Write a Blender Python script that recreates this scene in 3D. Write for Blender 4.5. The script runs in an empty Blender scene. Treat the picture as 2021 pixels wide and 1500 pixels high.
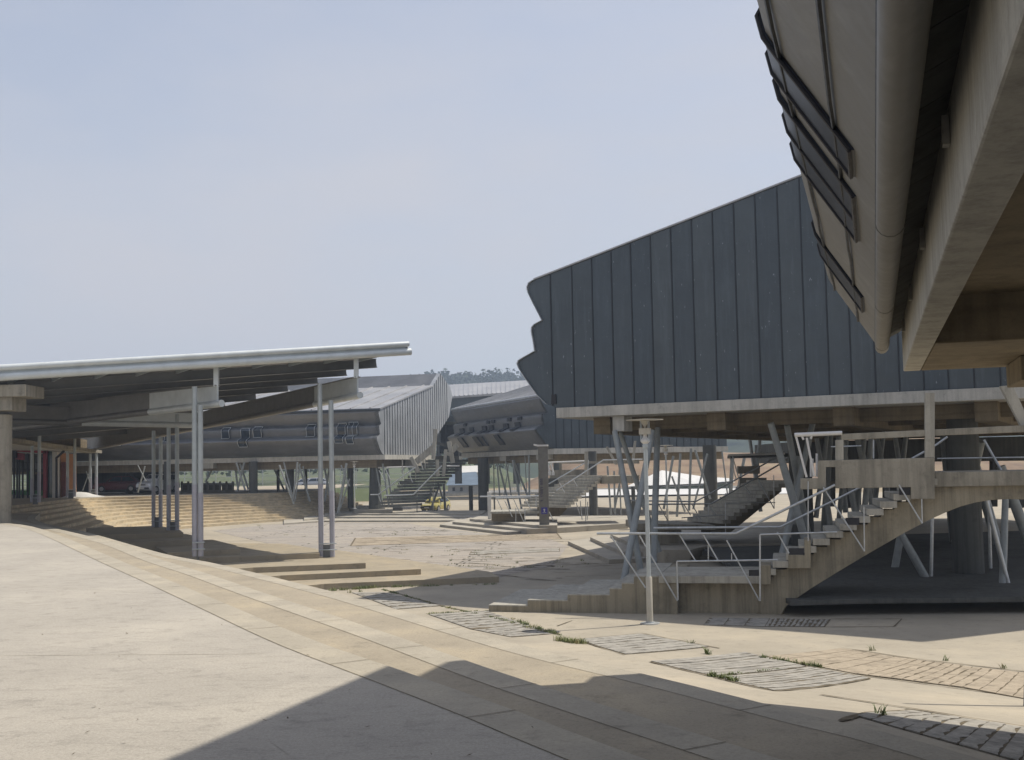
import bpy, math, random
from mathutils import Vector, Matrix, noise as mnoise
R = random.Random(7)
V = Vector
sc = bpy.context.scene
COL = sc.collection

# ------------------------------------------------------------------ camera geometry
E = 4.0                     # eye height above the low plaza
F, CX, CY = 2150.0, 1010.5, 789.0
TT, RR = 0.06, 0.0195       # tilt (tan) and roll
ct, st = math.cos(math.atan(TT)), math.sin(math.atan(TT))
cr, sr = math.cos(RR), math.sin(RR)
RIGHT, FWD, UP = V((1, 0, 0)), V((0, ct, st)), V((0, -st, ct))
EYE = V((0, 0, E))

def ray(u, v):
    x, y = (u - CX) / F, -(v - CY) / F
    return RIGHT * (x * cr + y * sr) * 1.0 + UP * (-x * sr + y * cr) + FWD
def P(u, v, Y):
    d = ray(u, v)
    return EYE + d * (Y / d.y)
def Z(u, v, z):
    d = ray(u, v)
    return EYE + d * ((z - E) / d.z)
def PL(u, v, p, n):
    d = ray(u, v)
    return EYE + d * ((p - EYE).dot(n) / d.dot(n))

# ------------------------------------------------------------------ ground shape
E2W = None
def seg_dist(x, y, pts):
    best = 1e9; sgn = 1
    for (ax, ay), (bx, by) in zip(pts, pts[1:]):
        dx, dy = bx - ax, by - ay
        L = max(1e-9, dx * dx + dy * dy)
        t = max(0, min(1, ((x - ax) * dx + (y - ay) * dy) / L))
        qx, qy = ax + t * dx - x, ay + t * dy - y
        d = math.hypot(qx, qy)
        if d < best:
            best = d
            sgn = 1 if (dx * (y - ay) - dy * (x - ax)) > 0 else -1
    return best * sgn
def sm(t):
    t = max(0.0, min(1.0, t)); return t * t * (3 - 2 * t)
def ground(x, y):
    if y > 45 or E2W is None: return 0.0
    d = max(0.0, seg_dist(x, y, E2W))
    A = 1.62 * max(0.0, min(1.0, (27 - y) / 16.0))
    return A * (1 - min(1.0, max(0.0, d - .6) / 12.5))
def G(u, v, off=0.0):
    d = ray(u, v); d = d / d.y
    if d.z >= -1e-4: return EYE + d * 600
    t = 3.0; step = 0.25
    while t < 700:
        q = EYE + d * t
        if q.z <= ground(q.x, q.y) + off:
            lo, hi = t - step, t
            for _ in range(24):
                m = (lo + hi) / 2; q = EYE + d * m
                if q.z <= ground(q.x, q.y) + off: hi = m
                else: lo = m
            q = EYE + d * hi
            return V((q.x, q.y, ground(q.x, q.y) + off))
        step = 0.25 if t < 60 else 2.0
        t += step
    return EYE + d * 700

# ------------------------------------------------------------------ mesh helpers
ORG = {}
class MB:
    def __init__(s): s.v, s.f, s.m = [], [], []
    def add(s, vs, fs, mi=0):
        b = len(s.v); s.v += [V(p) for p in vs]
        s.f += [[b + i for i in f] for f in fs]; s.m += [mi] * len(fs); return s
    def prism(s, poly, vec, mi=0):
        n = len(poly); vec = V(vec); a = [V(p) for p in poly]; b = [p + vec for p in a]
        fs = [list(range(n))[::-1], list(range(n, 2 * n))]
        fs += [[i, (i + 1) % n, n + (i + 1) % n, n + i] for i in range(n)]
        return s.add(a + b, fs, mi)
    def hexa(s, b, t, mi=0): 
        return s.add(list(b) + list(t), [[3,2,1,0],[4,5,6,7],[0,1,5,4],[1,2,6,5],[2,3,7,6],[3,0,4,7]], mi)
    def box(s, c, sx, sy, sz, ang=0.0, mi=0):
        """c = centre of the base"""
        c = V(c); ca, sa = math.cos(ang), math.sin(ang)
        o = [V((ca*x - sa*y, sa*x + ca*y, 0)) for x, y in ((-sx/2,-sy/2),(sx/2,-sy/2),(sx/2,sy/2),(-sx/2,sy/2))]
        return s.hexa([c + q for q in o], [c + q + V((0,0,sz)) for q in o], mi)
    def beam(s, p, q, w, h, up=(0,0,1), mi=0):
        p, q = V(p), V(q); d = (q - p).normalized(); up = V(up)
        sd = d.cross(up)
        if sd.length < 1e-4: sd = d.cross(V((0,1,0)))
        sd.normalize(); u = sd.cross(d).normalized()
        o = [sd*(-w/2)+u*(-h/2), sd*(w/2)+u*(-h/2), sd*(w/2)+u*(h/2), sd*(-w/2)+u*(h/2)]
        return s.hexa([p + k for k in o], [q + k for k in o], mi)
    def tube(s, pts, r, n=8, mi=0):
        pts = [V(p) for p in pts]; rs = r if isinstance(r, (list, tuple)) else [r] * len(pts)
        rings = []; ref = None
        for i, p in enumerate(pts):
            if i == 0: d = pts[1] - p
            elif i == len(pts) - 1: d = p - pts[i-1]
            else: d = (pts[i+1] - p).normalized() + (p - pts[i-1]).normalized()
            d.normalize()
            if ref is None: ref = V((0,0,1)) if abs(d.z) < .9 else V((1,0,0))
            a = d.cross(ref)
            a.normalize(); b = a.cross(d).normalized(); ref = b
            rings.append([p + (a * math.cos(2*math.pi*k/n) + b * math.sin(2*math.pi*k/n)) * rs[i] for k in range(n)])
        vs = [q for rg in rings for q in rg]; fs = []
        for i in range(len(rings) - 1):
            for k in range(n):
                fs.append([i*n+k, i*n+(k+1)%n, (i+1)*n+(k+1)%n, (i+1)*n+k])
        fs.append(list(range(n))[::-1]); fs.append([(len(rings)-1)*n+k for k in range(n)])
        return s.add(vs, fs, mi)
    def lathe(s, c, prof, n=20, mi=0):
        c = V(c); vs = []; fs = []
        for r, z in prof:
            for k in range(n):
                vs.append(c + V((r*math.cos(2*math.pi*k/n), r*math.sin(2*math.pi*k/n), z)))
        for i in range(len(prof) - 1):
            for k in range(n): fs.append([i*n+k, i*n+(k+1)%n, (i+1)*n+(k+1)%n, (i+1)*n+k])
        fs.append(list(range(n))[::-1]); fs.append([(len(prof)-1)*n+k for k in range(n)])
        return s.add(vs, fs, mi)
    def build(s, name, mats, parent=None, smooth=None, bevel=0.0, recalc=True, at=None):
        o0 = ORG[parent.name] if parent else (V(at) if at is not None else V((0,0,0)))
        me = bpy.data.meshes.new(name)
        me.from_pydata([tuple(p - o0) for p in s.v], [], s.f)
        if not isinstance(mats, (list, tuple)): mats = [mats]
        for m in mats: me.materials.append(m)
        for p, mi in zip(me.polygons, s.m): p.material_index = mi
        if recalc:
            import bmesh
            bm = bmesh.new(); bm.from_mesh(me)
            bmesh.ops.recalc_face_normals(bm, faces=bm.faces); bm.to_mesh(me); bm.free()
        if smooth is not None:
            for p in me.polygons: p.use_smooth = True
            me.set_sharp_from_angle(angle=math.radians(smooth))
        me.update()
        o = bpy.data.objects.new(name, me); COL.objects.link(o)
        if parent: o.parent = parent
        elif at is not None: o.location = o0
        ORG[o.name] = o0.copy()
        if bevel:
            b = o.modifiers.new('bevel', 'BEVEL'); b.width = bevel; b.segments = 2
            b.limit_method = 'ANGLE'; b.angle_limit = math.radians(40)
        return o
def thing(name, label, cat, loc, group=None):
    o = bpy.data.objects.new(name, None); COL.objects.link(o)
    o.empty_display_size = .3
    o.location = loc; ORG[o.name] = V(loc); o['label'] = label; o['category'] = cat
    if group: o['group'] = group
    return o
def tag(o, label=None, cat=None, group=None, kind=None):
    if label: o['label'] = label
    if cat: o['category'] = cat
    if group: o['group'] = group
    if kind: o['kind'] = kind
    return o
def copy_thing(root, loc, label):
    r = root.copy(); COL.objects.link(r); r.location = loc; r['label'] = label; ORG[r.name] = V(loc)
    for ch in root.children:
        c = ch.copy(); COL.objects.link(c); c.parent = r
        for g in ch.children:
            d = g.copy(); COL.objects.link(d); d.parent = c
    return r

# ------------------------------------------------------------------ materials
def newmat(name):
    m = bpy.data.materials.new(name); m.use_nodes = True
    nt = m.node_tree; b = nt.nodes['Principled BSDF']
    return m, nt, b
def nd(nt, t, **k):
    n = nt.nodes.new(t)
    for a, v in k.items(): setattr(n, a, v)
    return n
def coords(nt, scale=(1,1,1), rot=(0,0,0), kind='Object'):
    tc = nd(nt, 'ShaderNodeTexCoord'); mp = nd(nt, 'ShaderNodeMapping')
    mp.inputs['Scale'].default_value = scale; mp.inputs['Rotation'].default_value = rot
    nt.links.new(tc.outputs[kind], mp.inputs['Vector']); return mp.outputs[0]
def noise(nt, vec, scale, detail=4, rough=.6):
    n = nd(nt, 'ShaderNodeTexNoise'); n.inputs['Scale'].default_value = scale
    n.inputs['Detail'].default_value = detail; n.inputs['Roughness'].default_value = rough
    nt.links.new(vec, n.inputs['Vector']); return n.outputs['Fac']
def ramp(nt, fac, stops):
    r = nd(nt, 'ShaderNodeValToRGB'); cr_ = r.color_ramp
    while len(cr_.elements) < len(stops): cr_.elements.new(.5)
    for e, (p, c) in zip(cr_.elements, stops):
        e.position = p; e.color = (*c, 1) if len(c) == 3 else c
    nt.links.new(fac, r.inputs[0]); return r.outputs[0]
def mix(nt, fac, a, b, mode='MIX'):
    m = nd(nt, 'ShaderNodeMix', data_type='RGBA', blend_type=mode)
    for sock, val in ((0, fac), (6, a), (7, b)):
        if hasattr(val, 'is_linked') or isinstance(val, bpy.types.NodeSocket): nt.links.new(val, m.inputs[sock])
        elif isinstance(val, (int, float)): m.inputs[sock].default_value = val
        else: m.inputs[sock].default_value = (*val, 1)
    return m.outputs[2]
def bump(nt, b, h, strength=.3, dist=.02):
    n = nd(nt, 'ShaderNodeBump'); n.inputs['Strength'].default_value = strength
    n.inputs['Distance'].default_value = dist
    nt.links.new(h, n.inputs['Height']); nt.links.new(n.outputs[0], b.inputs['Normal'])
g3 = lambda x: (x, x, x)
def concrete(name, c, dark=.6, scale=.7, streak=.0, rough=.85, warm=None, boards=0.0):
    """cast concrete / stone: cloudy tone, grain, stains and optional run-off streaks"""
    m, nt, b = newmat(name); co = coords(nt)
    big = noise(nt, co, scale, 6, .65)
    col = ramp(nt, big, [(.3, tuple(x*dark for x in c)), (.5, c), (.72, tuple(min(1, x*1.13) for x in (warm or c)))])
    fine = noise(nt, co, 38, 3, .7)
    col = mix(nt, .35, col, ramp(nt, fine, [(.3, g3(.62)), (.7, g3(1.0))]), 'MULTIPLY')
    spots = noise(nt, co, 3.3, 8, .75)
    col = mix(nt, .55, col, ramp(nt, spots, [(.30, g3(.5)), (.45, g3(1.0))]), 'MULTIPLY')
    if streak:
        sv = coords(nt, (3.2, 3.2, .16)); s_ = noise(nt, sv, 1.6, 5, .7)
        col = mix(nt, streak, col, ramp(nt, s_, [(.38, g3(.45)), (.56, g3(1.0))]), 'MULTIPLY')
    if boards:
        w = nd(nt, 'ShaderNodeTexWave', wave_type='BANDS', bands_direction='Z')
        w.inputs['Scale'].default_value = boards; w.inputs['Distortion'].default_value = 1.0; w.inputs['Detail'].default_value = 2
        nt.links.new(co, w.inputs['Vector'])
        col = mix(nt, .35, col, ramp(nt, w.outputs['Fac'], [(.0, g3(.6)), (.25, g3(1.0))]), 'MULTIPLY')
    nt.links.new(col, b.inputs['Base Color']); b.inputs['Roughness'].default_value = rough
    b.inputs['Specular IOR Level'].default_value = .25
    bump(nt, b, fine, .35, .01)
    return m
def plain(name, c, rough=.5, metal=0.0, var=.18, scale=3.0, spec=.5):
    m, nt, b = newmat(name); co = coords(nt)
    n = noise(nt, co, scale, 5, .65)
    col = ramp(nt, n, [(.3, tuple(x*(1-var) for x in c)), (.7, tuple(min(1, x*(1+var)) for x in c))])
    nt.links.new(col, b.inputs['Base Color'])
    rr = ramp(nt, noise(nt, co, scale*5, 3), [(.3, g3(max(.02, rough-.07))), (.7, g3(min(1, rough+.07)))])
    nt.links.new(rr, b.inputs['Roughness']); b.inputs['Metallic'].default_value = metal
    b.inputs['Specular IOR Level'].default_value = spec
    return m
def zinc(name, c, rough=.42, metal=.35, spots=.5, streak=.3, spotcol=(.45,.47,.52), along=(2.4,2.4,.2)):
    """pre-weathered zinc sheet: slate tone, pale oxide blotches and runs"""
    m, nt, b = newmat(name); co = coords(nt)
    big = noise(nt, co, .45, 6, .6)
    col = ramp(nt, big, [(.3, tuple(x*.8 for x in c)), (.7, tuple(x*1.2 for x in c))])
    sv = coords(nt, along); s_ = noise(nt, sv, 2.2, 6, .75)
    col = mix(nt, ramp(nt, s_, [(.50, g3(0)), (.72, g3(streak))]), col, tuple(min(1, x*2.0) for x in c))
    sv2 = coords(nt, (2.6, 2.6, .9)); p_ = noise(nt, sv2, 4.5, 3, .6)
    col = mix(nt, ramp(nt, p_, [(.69, g3(0)), (.73, g3(spots))]), col, spotcol)
    nt.links.new(col, b.inputs['Base Color'])
    rr = ramp(nt, big, [(.3, g3(rough-.08)), (.7, g3(rough+.12))]); nt.links.new(rr, b.inputs['Roughness'])
    b.inputs['Metallic'].default_value = metal
    bump(nt, b, noise(nt, coords(nt, (1,1,1)), 1.3, 3), .4, .08)
    return m
def glass(name, c=(.02,.03,.045), rough=.06):
    m, nt, b = newmat(name); co = coords(nt)
    col = ramp(nt, noise(nt, co, 1.7, 3), [(.3, tuple(x*.6 for x in c)), (.7, tuple(x*1.5 for x in c))])
    nt.links.new(col, b.inputs['Base Color']); b.inputs['Roughness'].default_value = rough
    b.inputs['Specular IOR Level'].default_value = .7
    return m
M = {}
def speckle(m, scale=26, lo=.33, amt=.5, stretch=(1,1,1)):
    nt = m.node_tree; b = nt.nodes['Principled BSDF']; src = b.inputs['Base Color'].links[0].from_socket
    n = noise(nt, coords(nt, stretch), scale, 6, .85)
    nt.links.new(mix(nt, amt, src, ramp(nt, n, [(lo, g3(.35)), (lo+.16, g3(1.0))]), 'MULTIPLY'), b.inputs['Base Color']); return m
M['terrace'] = concrete('terrace_concrete', (.42,.388,.335), .9, .5, warm=(.435,.40,.34))
M['tread'] = concrete('granite_tread', (.35,.305,.232), .86, .9, warm=(.375,.32,.23))
M['nosing'] = concrete('granite_nosing', (.385,.348,.28), .88, 1.2, warm=(.41,.365,.285))
speckle(M['terrace'], 9, .33, .32, (.4,1,1)); speckle(M['terrace'], 55, .40, .35); speckle(M['tread'], 30, .34, .4); speckle(M['nosing'], 30, .33, .35)
M['joint'] = plain('paving_joint', (.135,.112,.078), .95, 0, .5, 6, .1)
M['slabstone'] = concrete('slab_stone', (.34,.295,.22), .85, 1.1, warm=(.36,.30,.21))
M['bowlstone'] = concrete('bowl_stone', (.53,.445,.31), .78, 1.3, warm=(.60,.49,.32))
M['conc'] = concrete('cast_concrete', (.33,.305,.25), .7, .8, .5)
M['conc_pale'] = concrete('pale_concrete', (.42,.40,.345), .78, .9, .45)
M['slab_edge'] = concrete('slab_edge_concrete', (.50,.485,.44), .8, .9, .35)
M['conc_brown'] = concrete('board_concrete', (.22,.18,.12), .7, .9, .35, boards=1.2)
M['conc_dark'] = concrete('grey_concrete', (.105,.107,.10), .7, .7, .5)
M['zinc'] = zinc('slate_zinc', (.070,.086,.099), spots=.6, spotcol=(.34,.37,.42))
M['zinc_end'] = zinc('pale_zinc', (.30,.315,.335), .4, .3, .7, .6, (.6,.61,.63))
M['zinc_side'] = zinc('side_zinc', (.15,.155,.165), .38, .45, .25, .3, along=(.3,.3,1.6))
M['zinc_over'] = zinc('overhead_zinc', (.175,.168,.15), .55, .1, .15, .3, (.25,.24,.21), along=(2.2,.5,.5))
M['zinc_roof'] = zinc('roof_zinc', (.33,.33,.335), .38, .4, .3, .3)
M['seam'] = plain('zinc_seam', (.03,.036,.045), .5, .3)
M['steel'] = plain('grey_painted_steel', (.42,.46,.47), .38, .15, .12, 2)
M['steel_pale'] = plain('pale_painted_steel', (.56,.60,.61), .38, .1, .1, 2)
M['steel_dark'] = plain('dark_painted_steel', (.13,.135,.135), .4, .1, .15, 2)
M['galv'] = plain('galvanised_steel', (.48,.50,.51), .4, .55, .18, 6)
M['strut'] = plain('strut_paint', (.27,.29,.29), .5, .1, .18, 3)
M['canopy_sheet'] = plain('canopy_sheet', (.17,.17,.175), .5, .15, .12, 1)
M['glass'] = glass('dark_glass')
M['slot_glass'] = glass('slot_glass', (.022,.028,.04), .38); M['slot_glass'].node_tree.nodes['Principled BSDF'].inputs['Specular IOR Level'].default_value = .25
M['frame'] = plain('window_frame', (.5,.53,.55), .4, .5)
M['black'] = plain('black_steel', (.025,.025,.03), .5, .2)
M['red'] = plain('red_frame', (.30,.02,.035), .4)
M['orange'] = plain('orange_panel', (.50,.24,.11), .6, 0, .12, 2)
M['doorbrown'] = plain('door_wood', (.14,.04,.03), .5, 0, .3, 5)
M['white'] = plain('white_paint', (.62,.61,.59), .45, 0, .06, 2)
M['offwhite'] = plain('off_white_plaster', (.55,.54,.51), .7, 0, .1, 2)
M['tan'] = plain('lamp_cream', (.43,.405,.345), .45, 0, .08, 4)

# ------------------------------------------------------------------ world, sun, camera
SUN = V((2.74, 1.3, 5.0)).normalized()
w = bpy.data.worlds.new('World'); sc.world = w; w.use_nodes = True
wn = w.node_tree; bg = wn.nodes['Background']
sky = nd(wn, 'ShaderNodeTexSky'); sky.sky_type = 'NISHITA'; sky.sun_disc = False
sky.sun_elevation = math.asin(SUN.z); sky.sun_rotation = math.atan2(SUN.x, SUN.y)
sky.air_density = 1.0; sky.dust_density = 2.0; sky.ozone_density = 1.5; sky.altitude = 50
# summer haze: the clear-sky model is veiled by pale air, thickest at the horizon
wtc = nd(wn, 'ShaderNodeTexCoord'); wsx = nd(wn, 'ShaderNodeSeparateXYZ'); wn.links.new(wtc.outputs['Generated'], wsx.inputs[0])
veil = ramp(wn, wsx.outputs['Z'], [(0, g3(.97)), (.10, g3(.90)), (.28, g3(.76)), (.55, g3(.54))])
wnz = nd(wn, 'ShaderNodeTexNoise'); wmp = nd(wn, 'ShaderNodeMapping'); wmp.inputs['Scale'].default_value = (1, 1, 2.6); wn.links.new(wtc.outputs['Generated'], wmp.inputs[0]); wn.links.new(wmp.outputs[0], wnz.inputs['Vector'])
wnz.inputs['Scale'].default_value = 2.1; wnz.inputs['Detail'].default_value = 5; wnz.inputs['Roughness'].default_value = .55
wmr = nd(wn, 'ShaderNodeMapRange'); wmr.inputs['From Min'].default_value = .35; wmr.inputs['From Max'].default_value = .65; wmr.inputs['To Min'].default_value = -.16; wmr.inputs['To Max'].default_value = .16; wn.links.new(wnz.outputs['Fac'], wmr.inputs[0])
wad = nd(wn, 'ShaderNodeMath', operation='ADD', use_clamp=True); wn.links.new(veil, wad.inputs[0]); wn.links.new(wmr.outputs[0], wad.inputs[1]); veil = wad.outputs[0]
wcol = mix(wn, veil, sky.outputs[0], (4.15, 4.17, 4.52))
wn.links.new(wcol, bg.inputs[0]); bg.inputs[1].default_value = .150
sl = bpy.data.lights.new('sun', 'SUN'); sl.energy = 5.0; sl.angle = math.radians(.53); sl.color = (1, .93, .81)
so = bpy.data.objects.new('sun', sl); COL.objects.link(so); so.location = (30, 20, 60)
so.rotation_euler = SUN.to_track_quat('Z', 'Y').to_euler()
cam = bpy.data.cameras.new('camera'); co_ = bpy.data.objects.new('camera', cam); COL.objects.link(co_)
cam.sensor_fit = 'HORIZONTAL'; cam.sensor_width = 36; cam.lens = 36 * F / 2021
cam.shift_y = (CY - 750) / 2021; cam.clip_end = 6000; cam.clip_start = .05
cxv = RIGHT * cr - UP * sr; cyv = RIGHT * sr + UP * cr; czv = -FWD
mw = Matrix((cxv, cyv, czv)).transposed().to_4x4(); mw.translation = EYE
co_.matrix_world = mw
sc.camera = co_
sc.view_settings.view_transform = 'Standard'; sc.view_settings.look = 'None'
sc.view_settings.exposure = 0; sc.view_settings.gamma = 1

# ------------------------------------------------------------------ ground, terrace and its broad steps
ZT, Z1, Z2 = 2.40, 2.15, 1.87
xy = lambda p: (p.x, p.y)
e2 = [V((7.6, 0.2, 0)), V((4.6, 5.2, 0))] + [Z(*q, Z2) for q in ((1942,1500),(1799,1457),(1610,1414),(1475,1380),(1300,1337),(1133,1299),(1000,1265),(782,1202),(638,1163),(425,1112),(317,1091),(163,1048))] + [V((-19.5,46,0)), V((-23,52.5,0)), V((-26,60,0))]
e1 = [V((5.8,-.4,0)), V((3.1,4.3,0))] + [Z(*q, Z1) for q in ((1546,1500),(1300,1425),(1000,1331),(772,1252),(515,1168),(406,1131),(317,1104),(215,1068))] + [V((-17,39.5,0)), V((-21.5,46.5,0)), V((-26,54,0)), V((-30,61,0))]
e0 = [V((3.9,-.6,0)), V((2.1,3.5,0))] + [Z(*q, ZT) for q in ((1166,1459),(997,1395),(783,1320))] + [Z(u+14, v-3, ZT) for u, v in ((594,1262),(421,1190),(247,1119),(49,1042))] + [V((-19.5,39,0)), V((-25.5,46.5,0)), V((-34,58,0))]
def cat(pts, k=6):
    """smooth a plan polyline (Catmull-Rom)"""
    out = []
    for i in range(len(pts) - 1):
        p0, p1, p2, p3 = pts[max(0,i-1)], pts[i], pts[i+1], pts[min(len(pts)-1,i+2)]
        for j in range(k):
            t = j / k
            out.append(.5*((2*p1)+(p2-p0)*t+(2*p0-5*p1+4*p2-p3)*t*t+(3*p1-p0-3*p2+p3)*t**3))
    return out + [pts[-1]]
e0, e1, e2 = [cat([V((p.x, p.y, 0)) for p in e]) for e in (e0, e1, e2)]
E2W = [xy(p) for p in e2[::3]] + [xy(e2[-1])]
# make sure the plaza side counts as positive distance
if seg_dist(5, 25, E2W) < 0:
    E2W = E2W[::-1]
def resample_line(e, n):
    L = [0]
    for p, q in zip(e, e[1:]): L.append(L[-1] + (q - p).length)
    out = []; k = 0
    for i in range(n + 1):
        d = L[-1] * i / n
        while k < len(e) - 2 and L[k+1] < d: k += 1
        out.append(e[k].lerp(e[k+1], (d - L[k]) / max(1e-9, L[k+1] - L[k])))
    return out
def tier(name, edge, z, upper, mats, zb=-.3):
    """level surface behind an edge line, with its nosing course and riser"""
    mb = MB(); n = len(edge)
    nrm = []
    for i in range(n):
        d = (edge[min(n-1,i+1)] - edge[max(0,i-1)]).normalized()
        nrm.append(V((-d.y, d.x, 0)) * (1 if V((-d.y, d.x, 0)).dot(V((-.8,-.5,0))) > 0 else -1))
    wd = .36
    up = resample_line(upper, n - 1)
    a = [V((p.x, p.y, z)) for p in edge]
    b = [V((p.x, p.y, z)) + q * wd for p, q in zip(edge, nrm)]
    c = [V((p.x, p.y, z)) for p in up]
    lo = [V((p.x, p.y, zb)) for p in edge]
    for i in range(n - 1):
        mb.add([a[i], a[i+1], b[i+1], b[i]], [[0,1,2,3]], 1)
        mb.add([lo[i], lo[i+1], a[i+1], a[i]], [[0,1,2,3]], 1)
        mb.add([b[i], b[i+1], c[i+1], c[i]], [[0,1,2,3]], 0)
    # dark joint behind the nosing course and cross joints
    j = [V((p.x, p.y, z + .004)) + q * (wd - .004) for p, q in zip(edge, nrm)]
    k = [V((p.x, p.y, z + .004)) + q * (wd + .004) for p, q in zip(edge, nrm)]
    for i in range(n - 1): mb.add([j[i], j[i+1], k[i+1], k[i]], [[0,1,2,3]], 2)
    acc = 0
    for i in range(n - 1):
        acc += (edge[i+1] - edge[i]).length
        if acc > 2.3:
            acc = 0; t = (edge[i+1] - edge[i]).normalized() * .005
            p0 = V((edge[i].x, edge[i].y, z + .005)); q0 = p0 + nrm[i] * wd
            mb.add([p0 - t, p0 + t, q0 + t, q0 - t], [[0,1,2,3]], 2)
    return tag(mb.build(name, mats, recalc=False), kind='structure')
def fix_up(o):
    me = o.data
    import bmesh
    bm = bmesh.new(); bm.from_mesh(me)
    for f in bm.faces:
        f.normal_update()
        if f.normal.z < -.5: f.normal_flip()
    bm.to_mesh(me); bm.free(); return o
N_E = 120
e0, e1, e2 = [resample_line(e, N_E) for e in (e0, e1, e2)]
def inset(e, d):
    out = []
    for i, p in enumerate(e):
        t = (e[min(len(e)-1,i+1)] - e[max(0,i-1)]).normalized(); q = V((-t.y, t.x, 0))
        out.append(p + q * (d if q.dot(V((-.8,-.5,0))) > 0 else -d))
    return out
fix_up(tier('lower_step', e2, Z2, inset(e1, .15), [M['tread'], M['nosing'], M['joint']]))
fix_up(tier('upper_step', e1, Z1, inset(e0, .15), [M['tread'], M['nosing'], M['joint']]))
t0 = fix_up(tier('terrace_edge', e0, ZT, inset(e0, 1.6), [M['terrace'], M['nosing'], M['joint']]))
# terrace floor behind the edge course
mb = MB(); bk = []
for i, p in enumerate(e0):
    d = (e0[min(len(e0)-1,i+1)] - e0[max(0,i-1)]).normalized(); q = V((-d.y, d.x, 0))
    if q.dot(V((-.8,-.5,0))) < 0: q = -q
    bk.append(V((p.x, p.y, ZT)) + q * 1.6)
far = [V((p.x - 40, p.y - 25, ZT)) for p in bk]
for i in range(len(bk) - 1): mb.add([bk[i], bk[i+1], far[i+1], far[i]], [[0,1,2,3]])
tag(fix_up(mb.build('terrace', M['terrace'], recalc=False)), kind='structure')

# ------------------------------------------------------------------ plaza ground
def grid_mesh(xs, ys, zf):
    mb = MB(); nx = len(xs)
    vs = [V((x, y, zf(x, y))) for y in ys for x in xs]
    fs = [[j*nx+i, j*nx+i+1, (j+1)*nx+i+1, (j+1)*nx+i] for j in range(len(ys)-1) for i in range(nx-1)]
    return mb.add(vs, fs)
xs = [-75,-50,-35] + [-26 + .5*i for i in range(0, 101)] + [30,40,60,90]
ys = [-12,-6] + [-2 + .5*i for i in range(0, 79)] + [40,46,60,80,100,128]
M['plaza'] = concrete('plaza_concrete', (.37,.33,.262), .84, .35, warm=(.40,.35,.268))
tag(grid_mesh(xs, ys, lambda x, y: ground(x, y) - .001).build('plaza_ground', M['plaza'], smooth=30, recalc=False), kind='structure')
# rough stone paving of the middle of the plaza
def paving_mat():
    m, nt, b = newmat('rough_stone_paving'); cv = coords(nt, (1,1,1), (0,0,.12))
    dn = nd(nt, 'ShaderNodeTexNoise'); dn.inputs['Scale'].default_value = .8; nt.links.new(cv, dn.inputs['Vector'])
    cv = mix(nt, .55, cv, dn.outputs['Color'], 'ADD')
    br = nd(nt, 'ShaderNodeTexBrick'); nt.links.new(cv, br.inputs['Vector'])
    br.inputs['Scale'].default_value = 1; br.inputs['Brick Width'].default_value = 7.5; br.offset = .37; br.squash = .7; br.inputs['Mortar Smooth'].default_value = .3
    br.inputs['Row Height'].default_value = .62; br.inputs['Mortar Size'].default_value = .055
    br.inputs['Color1'].default_value = (.40,.355,.305,1); br.inputs['Color2'].default_value = (.33,.305,.275,1)
    br.inputs['Mortar'].default_value = (.06,.052,.035,1)
    n2 = noise(nt, coords(nt), .55, 6, .7)
    base = ramp(nt, n2, [(.3, (.335,.30,.25)), (.7, (.41,.365,.31))])
    gap = noise(nt, coords(nt, (.5,1.2,1)), .9, 5, .75)
    col = mix(nt, ramp(nt, gap, [(.38, g3(0)), (.47, g3(1.0))]), base, br.outputs['Color'])
    f2 = noise(nt, coords(nt), 14, 5, .8)
    col = mix(nt, .7, col, ramp(nt, f2, [(.32, g3(.5)), (.55, g3(1.0))]), 'MULTIPLY')
    nt.links.new(col, b.inputs['Base Color']); b.inputs['Roughness'].default_value = .92
    bump(nt, b, f2, .5, .03); return m
M['paving'] = paving_mat()
poly = [Z(u, v, .006) for u, v in ((652,1100),(851,1126),(975,1143),(1010,1132),(1090,1118),(1120,1078),(1060,1052),(1000,1058),(860,1042),(800,1032),(640,1031),(520,1036),(420,1048))]
mb = MB(); mb.add(poly, [list(range(len(poly)))])
tag(fix_up(mb.build('stone_paving', M['paving'], recalc=False)), kind='structure')

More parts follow.
